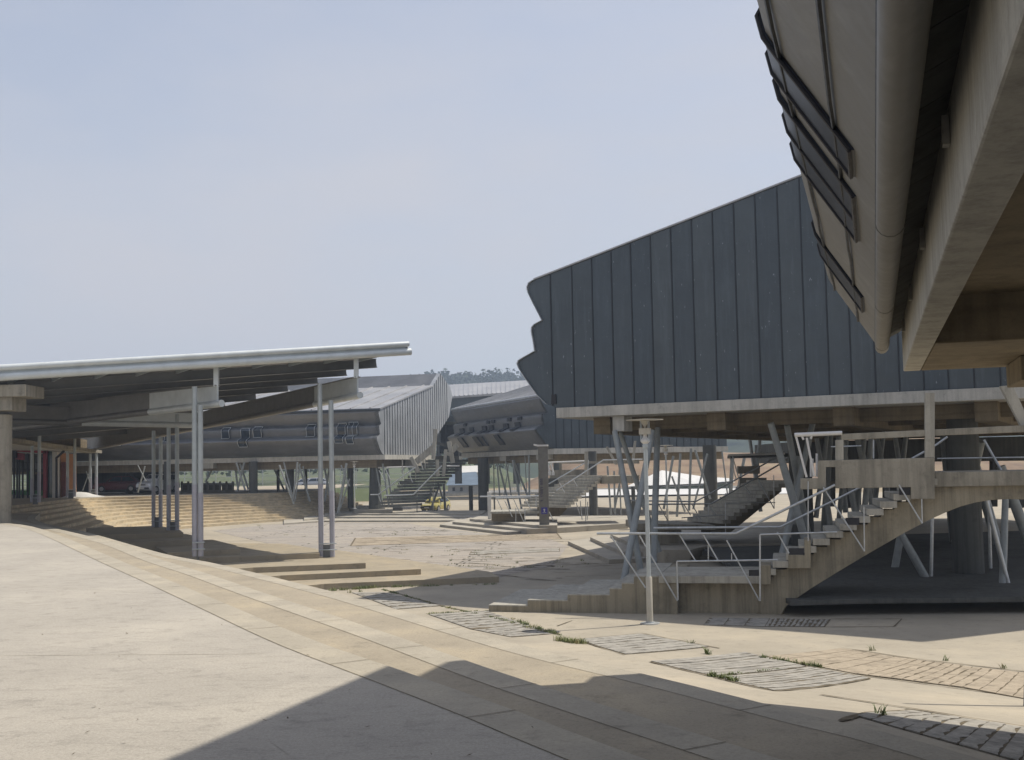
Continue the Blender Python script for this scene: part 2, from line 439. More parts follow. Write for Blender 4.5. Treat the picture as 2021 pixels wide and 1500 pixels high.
def stone_mat(name, c):
    return concrete(name, c, .6, 2.2, rough=.95)
M['stone_grey'] = stone_mat('stone_strip_grey', (.36,.34,.30))
M['stone_pink'] = stone_mat('stone_strip_pink', (.385,.325,.245))
speckle(M['stone_grey'], 7, .40, .5); speckle(M['stone_pink'], 7, .38, .4); speckle(M['bowlstone'], 2.2, .40, .35, (1,1,3))
def quadpt(q, s, t):
    (a, b, c, d) = q
    return (a[0]*(1-s)*(1-t)+b[0]*s*(1-t)+c[0]*s*t+d[0]*(1-s)*t, a[1]*(1-s)*(1-t)+b[1]*s*(1-t)+c[1]*s*t+d[1]*(1-s)*t)
def stone_panel(corners, n, mat, gap=.22, broken=.5, h=.016, seed=1):
    """panel of sawn stone strips running from side a-d to side b-c, with worn dark gaps"""
    r = random.Random(seed)
    A, B, C_, D = [G(*q) for q in corners]
    L = lambda s, t, o: V((0,0,0)) + (A*(1-s)*(1-t) + B*s*(1-t) + C_*s*t + D*(1-s)*t)
    def pt(s, t, o):
        q = L(s, t, o); return V((q.x, q.y, ground(q.x, q.y) + o))
    mb = MB(); K = 26
    base = [pt(i/K, j/6, .008) for j in range(7) for i in range(K+1)]
    mb.add(base, [[j*(K+1)+i, j*(K+1)+i+1, (j+1)*(K+1)+i+1, (j+1)*(K+1)+i] for j in range(6) for i in range(K)], 1)
    lo_prev = [0.0] * (K+1)
    for k in range(n):
        t0, t1 = k / n, (k + 1) / n
        ga = [gap / n * (max(0, mnoise.noise(V((i*.34 + seed*9.1, k*3.7, seed))) + broken - .2)) * 1.5 for i in range(K+1)]
        top = []; bot = []
        for i in range(K+1):
            s = .008 + .984 * i / K
            a = t0 + .03/n; b_ = t1 - min(.6/n, ga[i]) - .01/n
            top += [(s, a), (s, b_)]
        hh = h + r.uniform(-.004, .004)
        vs = [pt(s, t, hh) for s, t in top] + [pt(s, t, .0) for s, t in top]; m0 = len(top)
        fs = []
        for i in range(K):
            a0, b0, a1, b1 = 2*i, 2*i+1, 2*i+2, 2*i+3
            fs += [[a0, a1, b1, b0], [m0+a0, m0+a1, a1, a0], [b0, b1, m0+b1, m0+b0]]
        fs += [[0, 1, m0+1, m0], [2*K, m0+2*K, m0+2*K+1, 2*K+1]]
        mb.add(vs, fs, 0)
    o = mb.build('stone_panel', [mat, M['joint']], recalc=False)
    return tag(fix_up(o), kind='structure')
stone_panel([(1138,1262),(1262,1251),(1402,1277),(1233,1292)], 8, M['stone_grey'], seed=1)
stone_panel([(1283,1306),(1471,1288),(1593,1316),(1405,1335)], 8, M['stone_grey'], seed=2)
stone_panel([(1410,1337),(1599,1317),(1718,1339),(1527,1364)], 9, M['stone_grey'], .3, .6, seed=3)
stone_panel([(1510,1296),(1660,1280),(1795,1301),(1690,1331)], 5, M['stone_pink'], .1, .3, seed=4)
stone_panel([(1690,1331),(1795,1301),(1960,1322),(1900,1358)], 9, M['stone_pink'], .22, .55, seed=5)
stone_panel([(1900,1358),(1960,1322),(2120,1340),(2110,1395)], 6, M['stone_pink'], .1, .4, seed=6)
stone_panel([(1388,1234),(1400,1220),(1520,1221),(1510,1237)][::-1], 3, M['stone_grey'], .3, .3, seed=7)
stone_panel([(1510,1237),(1520,1221),(1640,1223),(1628,1238)], 12, M['stone_grey'], .45, .8, seed=8)
stone_panel([(1690,1414),(1800,1404),(2080,1450),(2060,1520)], 10, M['stone_grey'], .25, .5, seed=9)
stone_panel([(694,1170),(755,1169),(872,1196),(782,1203)], 8, M['stone_grey'], .28, .5, seed=10)
stone_panel([(845,1213),(960,1206),(1105,1250),(1010,1258)], 12, M['stone_grey'], .28, .5, seed=11)
stone_panel([(700,1062),(1100,1052),(1110,1064),(690,1078)], 6, M['stone_pink'], .35, .45, seed=12)
stone_panel([(930,1088),(1105,1082),(1105,1089),(925,1096)], 2, M['stone_grey'], .3, .5, seed=13)

def ground_line(mb, pts, w=.05, o=.012):
    W_ = [G(*q) for q in pts]
    for a, b in zip(W_, W_[1:]):
        n = max(2, int((b - a).length / .25)); d = (b - a).normalized(); s_ = V((-d.y, d.x, 0)) * w / 2
        prev = None
        for i in range(n + 1):
            q = a.lerp(b, i / n); k = .75 + .9 * mnoise.noise(q * 2.3)
            l, r_ = q - s_ * k, q + s_ * k
            cur = (V((l.x, l.y, ground(l.x, l.y) + o)), V((r_.x, r_.y, ground(r_.x, r_.y) + o)))
            if prev: mb.add([prev[0], prev[1], cur[1], cur[0]], [[0,1,2,3]])
            prev = cur
mb = MB()
for ln, w_ in (([(755,1163),(872,1196),(1000,1224),(1106,1253)], .07), ([(1266,1250),(1420,1280)], .05), ([(1138,1262),(1266,1250)], .04),
               ([(1138,1263),(1233,1293)], .05), ([(1283,1307),(1405,1336)], .06), ([(1410,1338),(1527,1365)], .06), ([(1527,1365),(1718,1340)], .05), ([(1718,1340),(1600,1316),(1471,1288)], .05),
               ([(1660,1279),(1800,1300),(2060,1331)], .06), ([(1560,1318),(1700,1334),(1985,1372)], .07), ([(1620,1372),(1790,1398),(2060,1442)], .10), ([(1657,1425),(1795,1402)], .10),
               ([(950,1131),(1085,1146)], .08), ([(1060,1112),(1200,1114)], .06), ([(890,1105),(1010,1104)], .08), ([(1100,1236),(1130,1225)], .05),
               ([(1640,1222),(1780,1222)], .05), ([(1625,1238),(1765,1237)], .05), ([(1780,1222),(1765,1237)], .05),
               ([(670,1047),(850,1042)], .1), ([(750,1065),(1000,1060)], .08), ([(690,1080),(960,1078)], .08), ([(840,1122),(970,1118)], .06), ([(1000,1108),(1110,1106)], .05)):
    ground_line(mb, ln, w_)
jr = random.Random(12)
for (u0, u1, v0, v1, n_) in ((640, 1130, 1036, 1075, 95), (700, 1180, 1075, 1122, 75), (900, 1200, 1122, 1150, 16)):
    for _ in range(n_):
        u, v = jr.uniform(u0, u1), jr.uniform(v0, v1); l_ = jr.uniform(12, 70); sl2 = jr.uniform(-.03, .06)
        if v > 1098 + (u - 652) * .145 + 2 and u < 985: continue
        if v < 1058 and u > 850: continue
        ground_line(mb, [(u, v), (u + l_, v + l_*sl2)], jr.uniform(.04, .12))
tag(fix_up(mb.build('paving_joints', M['joint'], recalc=False)), kind='structure')

# weeds in the joints: one mass of small blades
def weed_mat():
    m, nt, b = newmat('weed_leaf'); n = noise(nt, coords(nt), 2.5, 3)
    nt.links.new(ramp(nt, n, [(.35, (.085,.125,.035)), (.55, (.16,.18,.06)), (.7, (.30,.26,.12))]), b.inputs['Base Color'])
    b.inputs['Roughness'].default_value = .7; return m
mb = MB(); wr = random.Random(3)
def tuft(q, n, h, sp):
    for _ in range(int(n*1.8)):
        a = wr.uniform(0, 6.28); r_ = sp * math.sqrt(wr.random())
        x, y = q.x + r_*math.cos(a), q.y + r_*math.sin(a); z0 = ground(x, y)
        hh = h * wr.uniform(.25, .8); b_ = wr.uniform(0, 6.28); lean = V((math.cos(b_), math.sin(b_), 0)) * hh * wr.uniform(.3, 1.3)
        sd = V((-math.sin(b_), math.cos(b_), 0)) * wr.uniform(.004, .009)
        p = V((x, y, z0)); m_ = p + lean * .4 + V((0,0,hh*.65))
        mb.add([p - sd, p + sd, m_ + sd*.8, m_ - sd*.8, p + lean + V((0,0,hh))], [[0,1,2,3],[3,2,4]])
def tuft_line(pts, n, h, sp, per):
    W_ = [G(*q) for q in pts]
    for a, b in zip(W_, W_[1:]):
        for _ in range(n):
            t = wr.random(); tuft(a.lerp(b, t), per, h * wr.uniform(.5, 1.2), sp)
tuft_line([(655,1166),(745,1160)], 26, .16, .16, 12)
tuft_line([(745,1160),(985,1153)], 26, .12, .1, 8)
tuft_line([(755,1164),(872,1197),(1000,1226),(1106,1254)], 26, .09, .07, 9)
tuft_line([(1010,1222),(1100,1252)], 26, .13, .1, 14)
tuft_line([(840,1212),(960,1206)], 22, .07, .08, 8)
tuft_line([(1100,1264),(1150,1271)], 12, .16, .14, 26)
tuft_line([(1395,1290),(1400,1288)], 2, .2, .04, 12)
tuft_line([(1500,1298),(1620,1318)], 24, .12, .07, 10)
tuft_line([(1400,1334),(1460,1348)], 14, .12, .06, 12)
tuft_line([(1405,1335),(1560,1318)], 16, .07, .05, 8)
for u, v in ((1400,1292),(1722,1284),(1867,1304),(1981,1319),(1740,1412),(1365,1271),(700,1108),(890,1107),(712,1168),(938,1133),(1150,1107),(852,1100),(1020,1112),(690,1170)):
    tuft(G(u, v), 10, .16, .07)
for u0, v0, u1, v1, k in ((680,1046,1100,1060,26),(660,1075,1000,1120,30),(900,1095,1180,1125,14),(500,1035,660,1060,12)):
    for _ in range(k): tuft(G(wr.uniform(u0,u1), wr.uniform(v0,v1)), 10, .1, .18)
tag(mb.build('weeds', weed_mat(), recalc=False), 'low green and dry weeds growing in the paving joints', 'weeds', kind='stuff')

# ------------------------------------------------------------------ stone slabs that step down into the plaza
def slab_stack(name, polys, tops, zb=-.2, mat='slabstone'):
    """each slab: list of pixels read on the level of the slab below it"""
    prev = 0.0; out = []
    for pts, zt in zip(polys, tops):
        base = [Z(u, v, prev) for u, v in pts]
        mb = MB(); mb.prism([V((p.x, p.y, zb)) for p in base], (0,0,zt - zb))
        out.append(tag(mb.build(name, M[mat], bevel=.012), kind='structure')); prev = zt
    return out
M['platform'] = concrete('platform_stone', (.385,.355,.30), .84, .9, warm=(.40,.365,.30))
slab_stack('slab_step', [
    [(560,1172),(640,1164),(985,1149.5),(966,1139),(851,1122),(652,1092),(400,1092)],
    [(500,1152),(554,1147),(831,1134),(812,1122),(652,1094),(400,1098)],
    [(440,1136),(500,1131),(722,1122),(708,1112),(640,1096),(380,1100)],
    [(360,1116),(411,1111),(631,1102),(622,1092),(560,1082),(330,1080)],
    [(330,1102),(376,1099),(474,1094),(466,1086),(420,1074),(290,1078)],
    [(220,1083),(267,1080),(392,1075),(385,1066),(340,1058),(200,1060)],
    [(180,1068),(218,1065),(362,1060),(352,1052),(310,1046),(170,1050)]], [.2,.4,.6,.8,1.0,1.2,1.4])
slab_stack('entrance_platform', [
    [(868,1040),(1003,1056),(1060,1050.5),(1131,1049),(1240,1042),(1240,1024),(930,1022)],
    [(893,1034.5),(1040,1049.5),(1100,1047),(1240,1038),(1240,1022),(940,1023)],
    [(927,1028.5),(1064,1042.5),(1100,1042),(1100,1028),(945,1023)]], [.16,.32,.48], mat='platform')
slab_stack('stair_platform', [
    [(1121,1075),(1202,1112.5),(1330,1108),(1480,1100),(1560,1062),(1300,1050)],
    [(1165,1067),(1231,1098),(1364,1097),(1540,1088),(1560,1056),(1300,1048)],
    [(1205,1061),(1272,1091),(1311,1093),(1363,1093),(1400,1084),(1540,1080),(1560,1050),(1300,1046)]], [.17,.34,.5], mat='platform')
slab_stack('far_step', [
    [(560,1036),(640,1030.5),(980,1030),(1000,1012),(560,1012)],
    [(600,1028),(655,1023),(975,1023),(990,1012),(600,1012)],
    [(640,1020),(680,1017),(950,1017),(960,1010),(640,1012)]], [.12,.24,.36], mat='platform')
slab_stack('side_step', [
    [(690,1013.5),(795,1013),(795,1008),(690,1008)],
    [(698,1009),(775,1009),(775,1005),(698,1005)],
    [(710,1004.5),(760,1004.5),(760,1001),(710,1001)]], [.5,.64,.78], mat='platform')

# the bowl of curved steps on the left and the level it climbs to
top = [V(p) for p in ((-30,55,0),(-31.5,70,0),(-33,80,0),(-32.4,85,0),(-28.5,87.3,0),(-22,88.8,0),(-18.6,91.5,0),(-17.4,104,0))]
bot = [V(p) for p in ((-17.5,55,0),(-21,64,0),(-23.6,70,0),(-24,74,0),(-22.6,77.5,0),(-19,83.5,0),(-15.4,88.6,0),(-13.6,104,0))]
NB = 11; ZP = 2.1
lev = [cat([a.lerp(b, k / (NB - 1)) for a, b in zip(top, bot)], 7) for k in range(NB)]
for k in range(NB):
    zk = ZP - .191 * k; mb = MB(); e = lev[k]; back = lev[k-1] if k else None
    for i in range(len(e) - 1):
        a, b = e[i], e[i+1]
        mb.add([V((a.x,a.y,zk-.191)), V((b.x,b.y,zk-.191)), V((b.x,b.y,zk)), V((a.x,a.y,zk))], [[0,1,2,3]])
        if back: mb.add([V((a.x,a.y,zk)), V((b.x,b.y,zk)), V((back[i+1].x,back[i+1].y,zk)), V((back[i].x,back[i].y,zk))], [[0,1,2,3]])
    tag(fix_up(mb.build('bowl_step', M['bowlstone'], recalc=False)), kind='structure')
e = lev[0]; poly = [V((p.x, p.y, ZP)) for p in e] + [V((-17.4,130,ZP)), V((-110,130,ZP)), V((-110,30,ZP)), V((-34,50,ZP))]
mb = MB(); mb.add(poly, [list(range(len(poly)))])
tag(fix_up(mb.build('upper_platform', M['plaza'], recalc=False)), kind='structure')

# ------------------------------------------------------------------ zinc wings on stilts
class Frame:
    """s across the end wall, a along the length, z up"""
    def __init__(f, O, U, A): f.O, f.U, f.A = V((O.x, O.y, 0)), U, A
    def __call__(f, s, a, z): return f.O + f.U * s + f.A * a + V((0, 0, z))
    def inv(f, p):
        q = V((p.x, p.y, 0)) - f.O; return q.dot(f.U), q.dot(f.A), p.z
def loft_profile(mb, fr, prof, a0, a1, off=0.0, mi=0, n=1):
    pts = prof
    rows = []
    for j in range(n + 1):
        a = a0 + (a1 - a0) * j / n
        rows.append([fr(s, a, z) for s, z in pts])
    m = len(pts)
    vs = [p for r_ in rows for p in r_]
    fs = [[j*m+i, j*m+i+1, (j+1)*m+i+1, (j+1)*m+i] for j in range(n) for i in range(m-1)]
    mb.add(vs, fs, mi)
def offset_prof(prof, off):
    out = []
    for i, (s, z) in enumerate(prof):
        a = prof[max(0, i-1)]; b = prof[min(len(prof)-1, i+1)]
        d = V((b[0]-a[0], b[1]-a[1], 0)); d.normalize()
        nx, nz = -d.y, d.x              # outward (profile runs upward, outside is -s)
        if nx > 0 and abs(nx) > abs(nz): nx, nz = -nx, -nz
        out.append((s - abs(d.y) * off, z + (d.x if d.y >= 0 else -d.x) * off * 1.0))
    return out
def resample(prof, t0, t1, n=10):
    L = [0]
    for p, q in zip(prof, prof[1:]): L.append(L[-1] + math.hypot(q[0]-p[0], q[1]-p[1]))
    def at(t):
        d = t * L[-1]
        for i in range(len(prof)-1):
            if d <= L[i+1] + 1e-9:
                k = (d - L[i]) / max(1e-9, L[i+1]-L[i]); p, q = prof[i], prof[i+1]
                return (p[0]+(q[0]-p[0])*k, p[1]+(q[1]-p[1])*k)
        return prof[-1]
    return [at(t0 + (t1-t0)*i/n) for i in range(n+1)]
def strip_window(fr, side, t0, t1, a0, a1, parent, off=.06, mullion=0, fr_mat='frame', gl='glass'):
    """band of glass that follows the folds of the side cladding, in a projecting metal frame"""
    pr = resample(side, t0, t1, 12); po = [(s - off, z + off*.15) for s, z in pr]
    mb = MB(); loft_profile(mb, fr, po, a0, a1)
    for a in (a0, a1):                      # cheeks
        for i in range(len(pr)-1):
            mb.add([fr(*[pr[i][0], a, pr[i][1]]), fr(pr[i+1][0], a, pr[i+1][1]), fr(po[i+1][0], a, po[i+1][1]), fr(po[i][0], a, po[i][1])], [[0,1,2,3]], 0)
    for i in (0, len(pr)-1):
        mb.add([fr(pr[i][0], a0, pr[i][1]), fr(pr[i][0], a1, pr[i][1]), fr(po[i][0], a1, po[i][1]), fr(po[i][0], a0, po[i][1])], [[0,1,2,3]], 0)
    w_ = mb.build('window', M[gl], parent, smooth=35)
    mb = MB(); pf = [(s - off*.35, z) for s, z in po]
    edges = [a0, a1] + [a0 + (a1-a0)*(i+1)/(mullion+1) for i in range(mullion)]
    for a in edges: mb.tube([fr(s, a, z) for s, z in pf], .011 if off < .1 else .022, 5)
    for i in (0, len(pf)-1): mb.tube([fr(pf[i][0], a0, pf[i][1]), fr(pf[i][0], a1, pf[i][1])], .013 if off < .1 else .022, 5)
    mb.build('window_frame', M[fr_mat], w_)
    return w_
def end_wall(fr, outline, seams, parent, mat, a=.0, name='end_wall', rib=.035, depth=.35, seam_mat='seam'):
    """closed panel wall with standing seams between its sheets; outline is a closed list of (s,z)"""
    mb = MB(); mb.prism([fr(s, a, z) for s, z in outline], fr.A * depth)
    def span(s):
        zs_ = []
        for (s0, z0), (s1, z1) in zip(outline, outline[1:] + outline[:1]):
            if (s0 - s) * (s1 - s) < 0: zs_.append(z0 + (z1 - z0) * (s - s0) / (s1 - s0))
        zs_.sort(); return [(zs_[i], zs_[i+1]) for i in range(0, len(zs_) - 1, 2)]
    for s in seams:
        for z0, z1 in span(s):
            mb.hexa([fr(s-rib/2, a-.03, z0+.01), fr(s+rib/2, a-.03, z0+.01), fr(s+rib/2, a+.01, z0+.01), fr(s-rib/2, a+.01, z0+.01)],
                    [fr(s-rib/2, a-.03, z1-.02), fr(s+rib/2, a-.03, z1-.02), fr(s+rib/2, a+.01, z1-.02), fr(s-rib/2, a+.01, z1-.02)], 1)
    return mb.build(name, [mat, M[seam_mat]], parent)

# ---- the big wing in the middle right -------------------------------------------------
O = P(1099, 805, 36); O1 = Z(1950, 765, O.z)
U = V((O1.x - O.x, O1.y - O.y, 0)).normalized(); A = V((-U.y, U.x, 0))
frM = Frame(O, U, A); ZS = O.z; nA = A
def st_(u, v, fr, p0):        # pixel -> (s, z) on the end-wall plane
    q = PL(u, v, p0, fr.A); s, a, z = fr.inv(q); return (s, z)
side_px = [(1099,805),(1079,798),(1059,778),(1036,745),(1024.5,727),(1021,718),(1024,711),(1034,705),(1056,692.5),(1055.5,690),(1053,673),(1049.5,655),(1050,646),(1055,640),(1070,632),(1065,622),(1054,601),(1042.5,577),(1040.5,567),(1044,558),(1053,552)]
SIDE = [st_(u, v, frM, O) for u, v in side_px]
LOBE = [(s, z - ZS) for s, z in SIDE]                      # the family's folded profile
roof_l = st_(1053, 552, frM, O); roof_p = st_(1580, 347, frM, O)
sl_ = (roof_p[1]-roof_l[1])/(roof_p[0]-roof_l[0]); WM = 17.5
out = SIDE + [(WM, roof_l[1] + sl_*(WM - roof_l[0])), (WM, ZS)]
seam_u = [1089,1132,1172,1211,1250,1290,1331,1373,1415,1458,1501,1546,1591,1637,1681,1728.6,1776,1824,1873,1924,1976,2030,2085]
seams = [st_(u, 790, frM, O)[0] for u in seam_u]
main = thing('zinc_building', 'large dark slate zinc wing with a tall seamed end wall raised on slanted columns', 'building', frM(6, 10, 0))
end_wall(frM, out, seams, main, M['zinc'], .08)
for k_, c_ in enumerate(((.064,.079,.092), (.070,.086,.099), (.078,.094,.106), (.067,.084,.100))):
    M['sheet%d' % k_] = zinc('slate_zinc_sheet', c_, .40 + .03*k_, spots=.6, spotcol=(.34,.37,.42))
pr = random.Random(4); roof_z = lambda s_: roof_l[1] + sl_*(s_ - roof_l[0])
mb = MB(); ss = [x for x in seams if .1 < x < WM - .1]
for i in range(len(ss) - 1):
    a_s, b_s = ss[i] + .02, ss[i+1] - .02; mi = pr.randrange(4); nx_, nz_ = 4, 22; ph = pr.uniform(0, 50); vs = []
    for jz in range(nz_ + 1):
        for ix in range(nx_ + 1):
            s_ = a_s + (b_s - a_s)*ix/nx_; z_ = ZS + .02 + (roof_z(s_) - .03 - ZS - .02)*jz/nz_
            e_ = math.sin(math.pi*ix/nx_)
            vs.append(frM(s_, .08 - .008 - e_*(.010 + .012*mnoise.noise(V((ph, z_*.9, i*1.3)))), z_))
    mb.add(vs, [[jz*(nx_+1)+ix, jz*(nx_+1)+ix+1, (jz+1)*(nx_+1)+ix+1, (jz+1)*(nx_+1)+ix] for jz in range(nz_) for ix in range(nx_)], mi)
mb.build('zinc_sheets', [M['sheet%d' % q_] for q_ in range(4)], main, smooth=40, recalc=False)
mb = MB(); loft_profile(mb, frM, SIDE, .08, 38); mb.build('side_cladding', M['zinc_side'], main, smooth=30)
mb = MB(); r0 = (roof_l[0]-.02, roof_l[1]+.0)
mb.prism([frM(r0[0], .02, r0[1]), frM(WM, .02, out[-2][1]), frM(WM, .02, out[-2][1]+.05), frM(r0[0], .02, r0[1]+.05)], A*38)
mb.build('roof', M['zinc_roof'], main)
mb = MB(); mb.prism([frM(s, .0, z) for s, z in [(p[0]-.015, p[1]) for p in SIDE[1:]] + [(p[0]-.045, p[1]+.01) for p in SIDE[1:]][::-1]], A*.12)
mb.build('edge_trim', M['galv'], main)
mb = MB(); mb.prism([frM(0,-.06,ZS-.34), frM(WM,-.06,ZS-.34), frM(WM,-.06,ZS-.004), frM(0,-.06,ZS-.004)], A*38)
mb.build('floor_slab', M['slab_edge'], main, bevel=.015)
zb = ZS - .34
for s in (1.3, 5.2, 9.1, 13.0, 16.6):
    mb = MB(); mb.prism([frM(s-.3,.7,zb-.55), frM(s+.3,.7,zb-.55), frM(s+.3,.7,zb+.01), frM(s-.3,.7,zb+.01)], A*36)
    mb.build('floor_beam', M['conc_brown'], main)
for a in (1.6, 6.5, 12, 18, 26, 34):
    mb = MB(); mb.prism([frM(.9,a,zb-.42), frM(.9,a+.5,zb-.42), frM(.9,a+.5,zb+.01), frM(.9,a,zb+.01)], U*16)
    mb.build('cross_beam', M['conc_brown'], main)
mb = MB(); q = frM.inv(P(1219, 838, 35)); mb.prism([frM(q[0]-.2,.08,zb-.5), frM(q[0]+.2,.08,zb-.5), frM(q[0]+.2,.08,zb-.002), frM(q[0]-.2,.08,zb-.002)], A*.7)
mb.build('column_head', M['slab_edge'], main, bevel=.01)
mb = MB(); q = frM.inv(P(1090, 787, 36)); mb.prism([frM(q[0]-.1,.03,q[2]-.17), frM(q[0]+.08,.03,q[2]-.17), frM(q[0]+.08,.03,q[2]+.15), frM(q[0]-.08,.03,q[2]+.15)], A*.06)
mb.build('vent_opening', M['black'], main)
def strut(u0, v0, D0, u1, v1, D1, r, parent, mat='strut', taper=1.0):
    mb = MB(); a, b = P(u0, v0, D0), P(u1, v1, D1); b = b + (b - a).normalized() * .25
    mb.tube([a, a.lerp(b, .5), b], [r*.85, r, r*taper], 10)
    mb.build('strut', M[mat], parent, smooth=40)
strut(1213,850,35,1267,1140,34,.105,main); strut(1223,850,36.5,1297,1075,36.5,.09,main)
strut(1288,850,35,1229,1156,33.2,.11,main); strut(1298,845,36,1289,1128,34.5,.11,main)
strut(1521,835,33.5,1592,1075,34,.12,main); strut(1553,838,34.5,1596,1062,36,.11,main)
strut(1605,830,35,1546,1085,34.5,.11,main); strut(1577,900,38,1566,1020,38,.1,main)
strut(1660,860,40,1700,1080,40,.11,main); strut(1720,860,40,1700,1075,40,.11,main)
strut(1776,1050,33,1822,1132,33,.12,main); strut(1787,1000,36,1765,1128,36,.12,main); strut(1842,900,33,1838,1132,33,.05,main,'galv')
strut(1945,980,31,1988,1148,31,.07,main,'galv'); strut(1985,960,32,1979,1148,31,.1,main); strut(1950,960,35,1955,1110,35,.05,main,'galv'); strut(1975,920,34,2035,1080,34,.16,main)
strut(1935,870,40,1890,1060,42,.2,main); strut(1905,850,44,1965,1060,44,.2,main); strut(1640,840,46,1625,1060,48,.14,main); strut(1690,850,52,1740,1050,52,.15,main)
mb = MB(); c = Z(1913, 1158, 0); mb.lathe(V((c.x, c.y, -.1)), [(.46,0),(.46,zb+.1-.3),(.52,zb-.2)], 24)
mb.build('pier', M['conc_dark'], main, smooth=40)
for sx, ax in ((5.0, 12), (10.5, 16), (14.5, 12), (13, 24)):
    mb = MB(); c = frM(sx, ax, 0); mb.lathe(V((c.x, c.y, -.1)), [(.45,0),(.45,zb)], 20); mb.build('pier', M['conc_dark'], main, smooth=40)

# ---- the wing that passes over the photographer's right --------------------------------
KD = 12.1
Q = P(1783, 733, KD); a_ = V((.331, 1, 0)).normalized(); U2 = V((a_.y, -a_.x, 0)); A2 = -a_
frO = Frame(Q, U2, A2); zq = Q.z; zt = P(1779, 643, KD).z
near = thing('zinc_building', 'weathered grey zinc wing overhead with narrow slanting windows and concrete edge beam', 'building', frO(4, 6, 0))
LB, a0_ = 17.0, -.32
mb = MB(); mb.prism([frO(0,0,zq), frO(.18,0,zq), frO(.18,0,zt), frO(0,0,zt)], A2*LB); mb.build('edge_beam', M['conc_pale'], near, bevel=.012)
mb = MB(); mb.prism([frO(.183,.003,zq), frO(12,.003,zq), frO(12,.003,zt), frO(.183,.003,zt)], A2*3.0); mb.build('end_beam', M['conc_brown'], near, bevel=.012)
mb = MB(); mb.prism([frO(.183,3.0,zq+.40), frO(12,3.0,zq+.40), frO(12,3.0,zt), frO(.183,3.0,zt)], A2*(LB-3.0)); mb.build('floor_slab', M['conc_brown'], near)
mb = MB(); mb.prism([frO(1.02,.25,zq-.24), frO(2.6,.25,zq-.24), frO(2.6,.25,zq-.003), frO(1.02,.25,zq-.003)], A2*1.2); mb.build('corbel', M['conc_brown'], near, bevel=.012)
for s in (4.5, 8.5):
    mb = MB(); mb.prism([frO(s,3.01,zq+.02), frO(s+.4,3.01,zq+.02), frO(s+.4,3.01,zq+.402), frO(s,3.01,zq+.402)], A2*13); mb.build('floor_beam', M['conc_brown'], near)
ge = frO.inv(P(1737, 683, KD + .3)); sg, zg = ge[0], ge[2]
OVER = [(sg-.035, zg+.02)] + [(sg+x, zg+z) for x, z in ((-.16,.22),(-.32,.47),(-.48,.72),(-.545,.83),(-.56,.9),(-.535,.98),(-.46,1.05),(-.02,1.32),(-.12,1.7),(-.30,2.3),(-.32,2.42),(-.26,2.55),(.16,2.82),(-.0,3.2),(-.36,4.6),(-.43,4.95),(-.41,5.12),(-.30,5.24))]
rs = OVER[-1]; oo = OVER + [(13, rs[1] + 3.4), (13, zt), (0, zt), (sg, zg+.02)]
mb = MB(); loft_profile(mb, frO, OVER, a0_, LB, n=34)
for i, p in enumerate(mb.v):                     # slight oil-canning of the sheets
    k = mnoise.noise(V((p.x*.9, p.y*.9, p.z*1.1))); mb.v[i] = p + U2 * k * .012
mb.build('side_cladding', M['zinc_over'], near, smooth=28)
LO = sum(math.hypot(q[0]-p[0], q[1]-p[1]) for p, q in zip(OVER, OVER[1:])); LF = sum(math.hypot(q[0]-p[0], q[1]-p[1]) for p, q in zip(OVER[:6], OVER[1:6]))
print('OVER', LO, LF)
for t in (.34*LF/LO, .78*LF/LO):
    s_, z_ = resample(OVER, t, t + .001, 1)[0]
    mb = MB(); pts = []
    for i in range(35):
        b = a0_ + (LB - a0_) * i / 34; q = frO(s_ - .012, b, z_ - .006); q += U2 * (mnoise.noise(V((b*1.9, t*40, 0))) * .012) + V((0,0,mnoise.noise(V((b*2.3, 5, t*30))) * .010)); pts.append(q)
    mb.tube(pts, .011, 5); mb.build('seam', M['seam'], near)
mb = MB(); mb.prism([frO(s, a0_, z) for s, z in oo], A2*.25); mb.build('end_wall', M['zinc'], near)
mb = MB(); mb.prism([frO(rs[0]-.02,a0_-.03,rs[1]), frO(13,a0_-.03,rs[1]+3.4), frO(13,a0_-.03,rs[1]+3.46), frO(rs[0]-.02,a0_-.03,rs[1]+.06)], A2*(LB+.4)); mb.build('roof', M['zinc_roof'], near)
mb = MB(); mb.tube([frO(sg+.02, a0_-.02, zg-.005), frO(sg+.02, LB, zg-.005)], .075, 14); mb.build('gutter', M['zinc_over'], near, smooth=50)
for i in range(5):
    mb = MB(); mb.tube([frO(sg+.02, a0_+.35+i*3.3, zg-.005), frO(sg+.02, a0_+.38+i*3.3, zg-.005)], .079, 14)
    mb.build('gutter_joint', M['zinc_over'], near, smooth=50)
mb = MB(); mb.tube([frO(sg-.045, a0_, zg+.03), frO(sg-.045, LB, zg+.03)], .013, 6); mb.build('seam', M['seam'], near)
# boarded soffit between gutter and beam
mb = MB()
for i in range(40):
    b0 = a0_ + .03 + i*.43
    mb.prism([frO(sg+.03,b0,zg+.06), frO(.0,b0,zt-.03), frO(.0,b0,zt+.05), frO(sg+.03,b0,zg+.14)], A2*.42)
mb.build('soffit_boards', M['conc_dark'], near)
for i in range(6):
    mb = MB(); q = frO(-.03, 1.2 + i*2.3, zt-.12); mb.prism([frO(-.03,1.2+i*2.3,zt-.2), frO(-.003,1.2+i*2.3,zt-.2), frO(-.003,1.2+i*2.3,zt-.08), frO(-.03,1.2+i*2.3,zt-.08)], A2*.06); mb.build('bracket', M['conc_pale'], near)
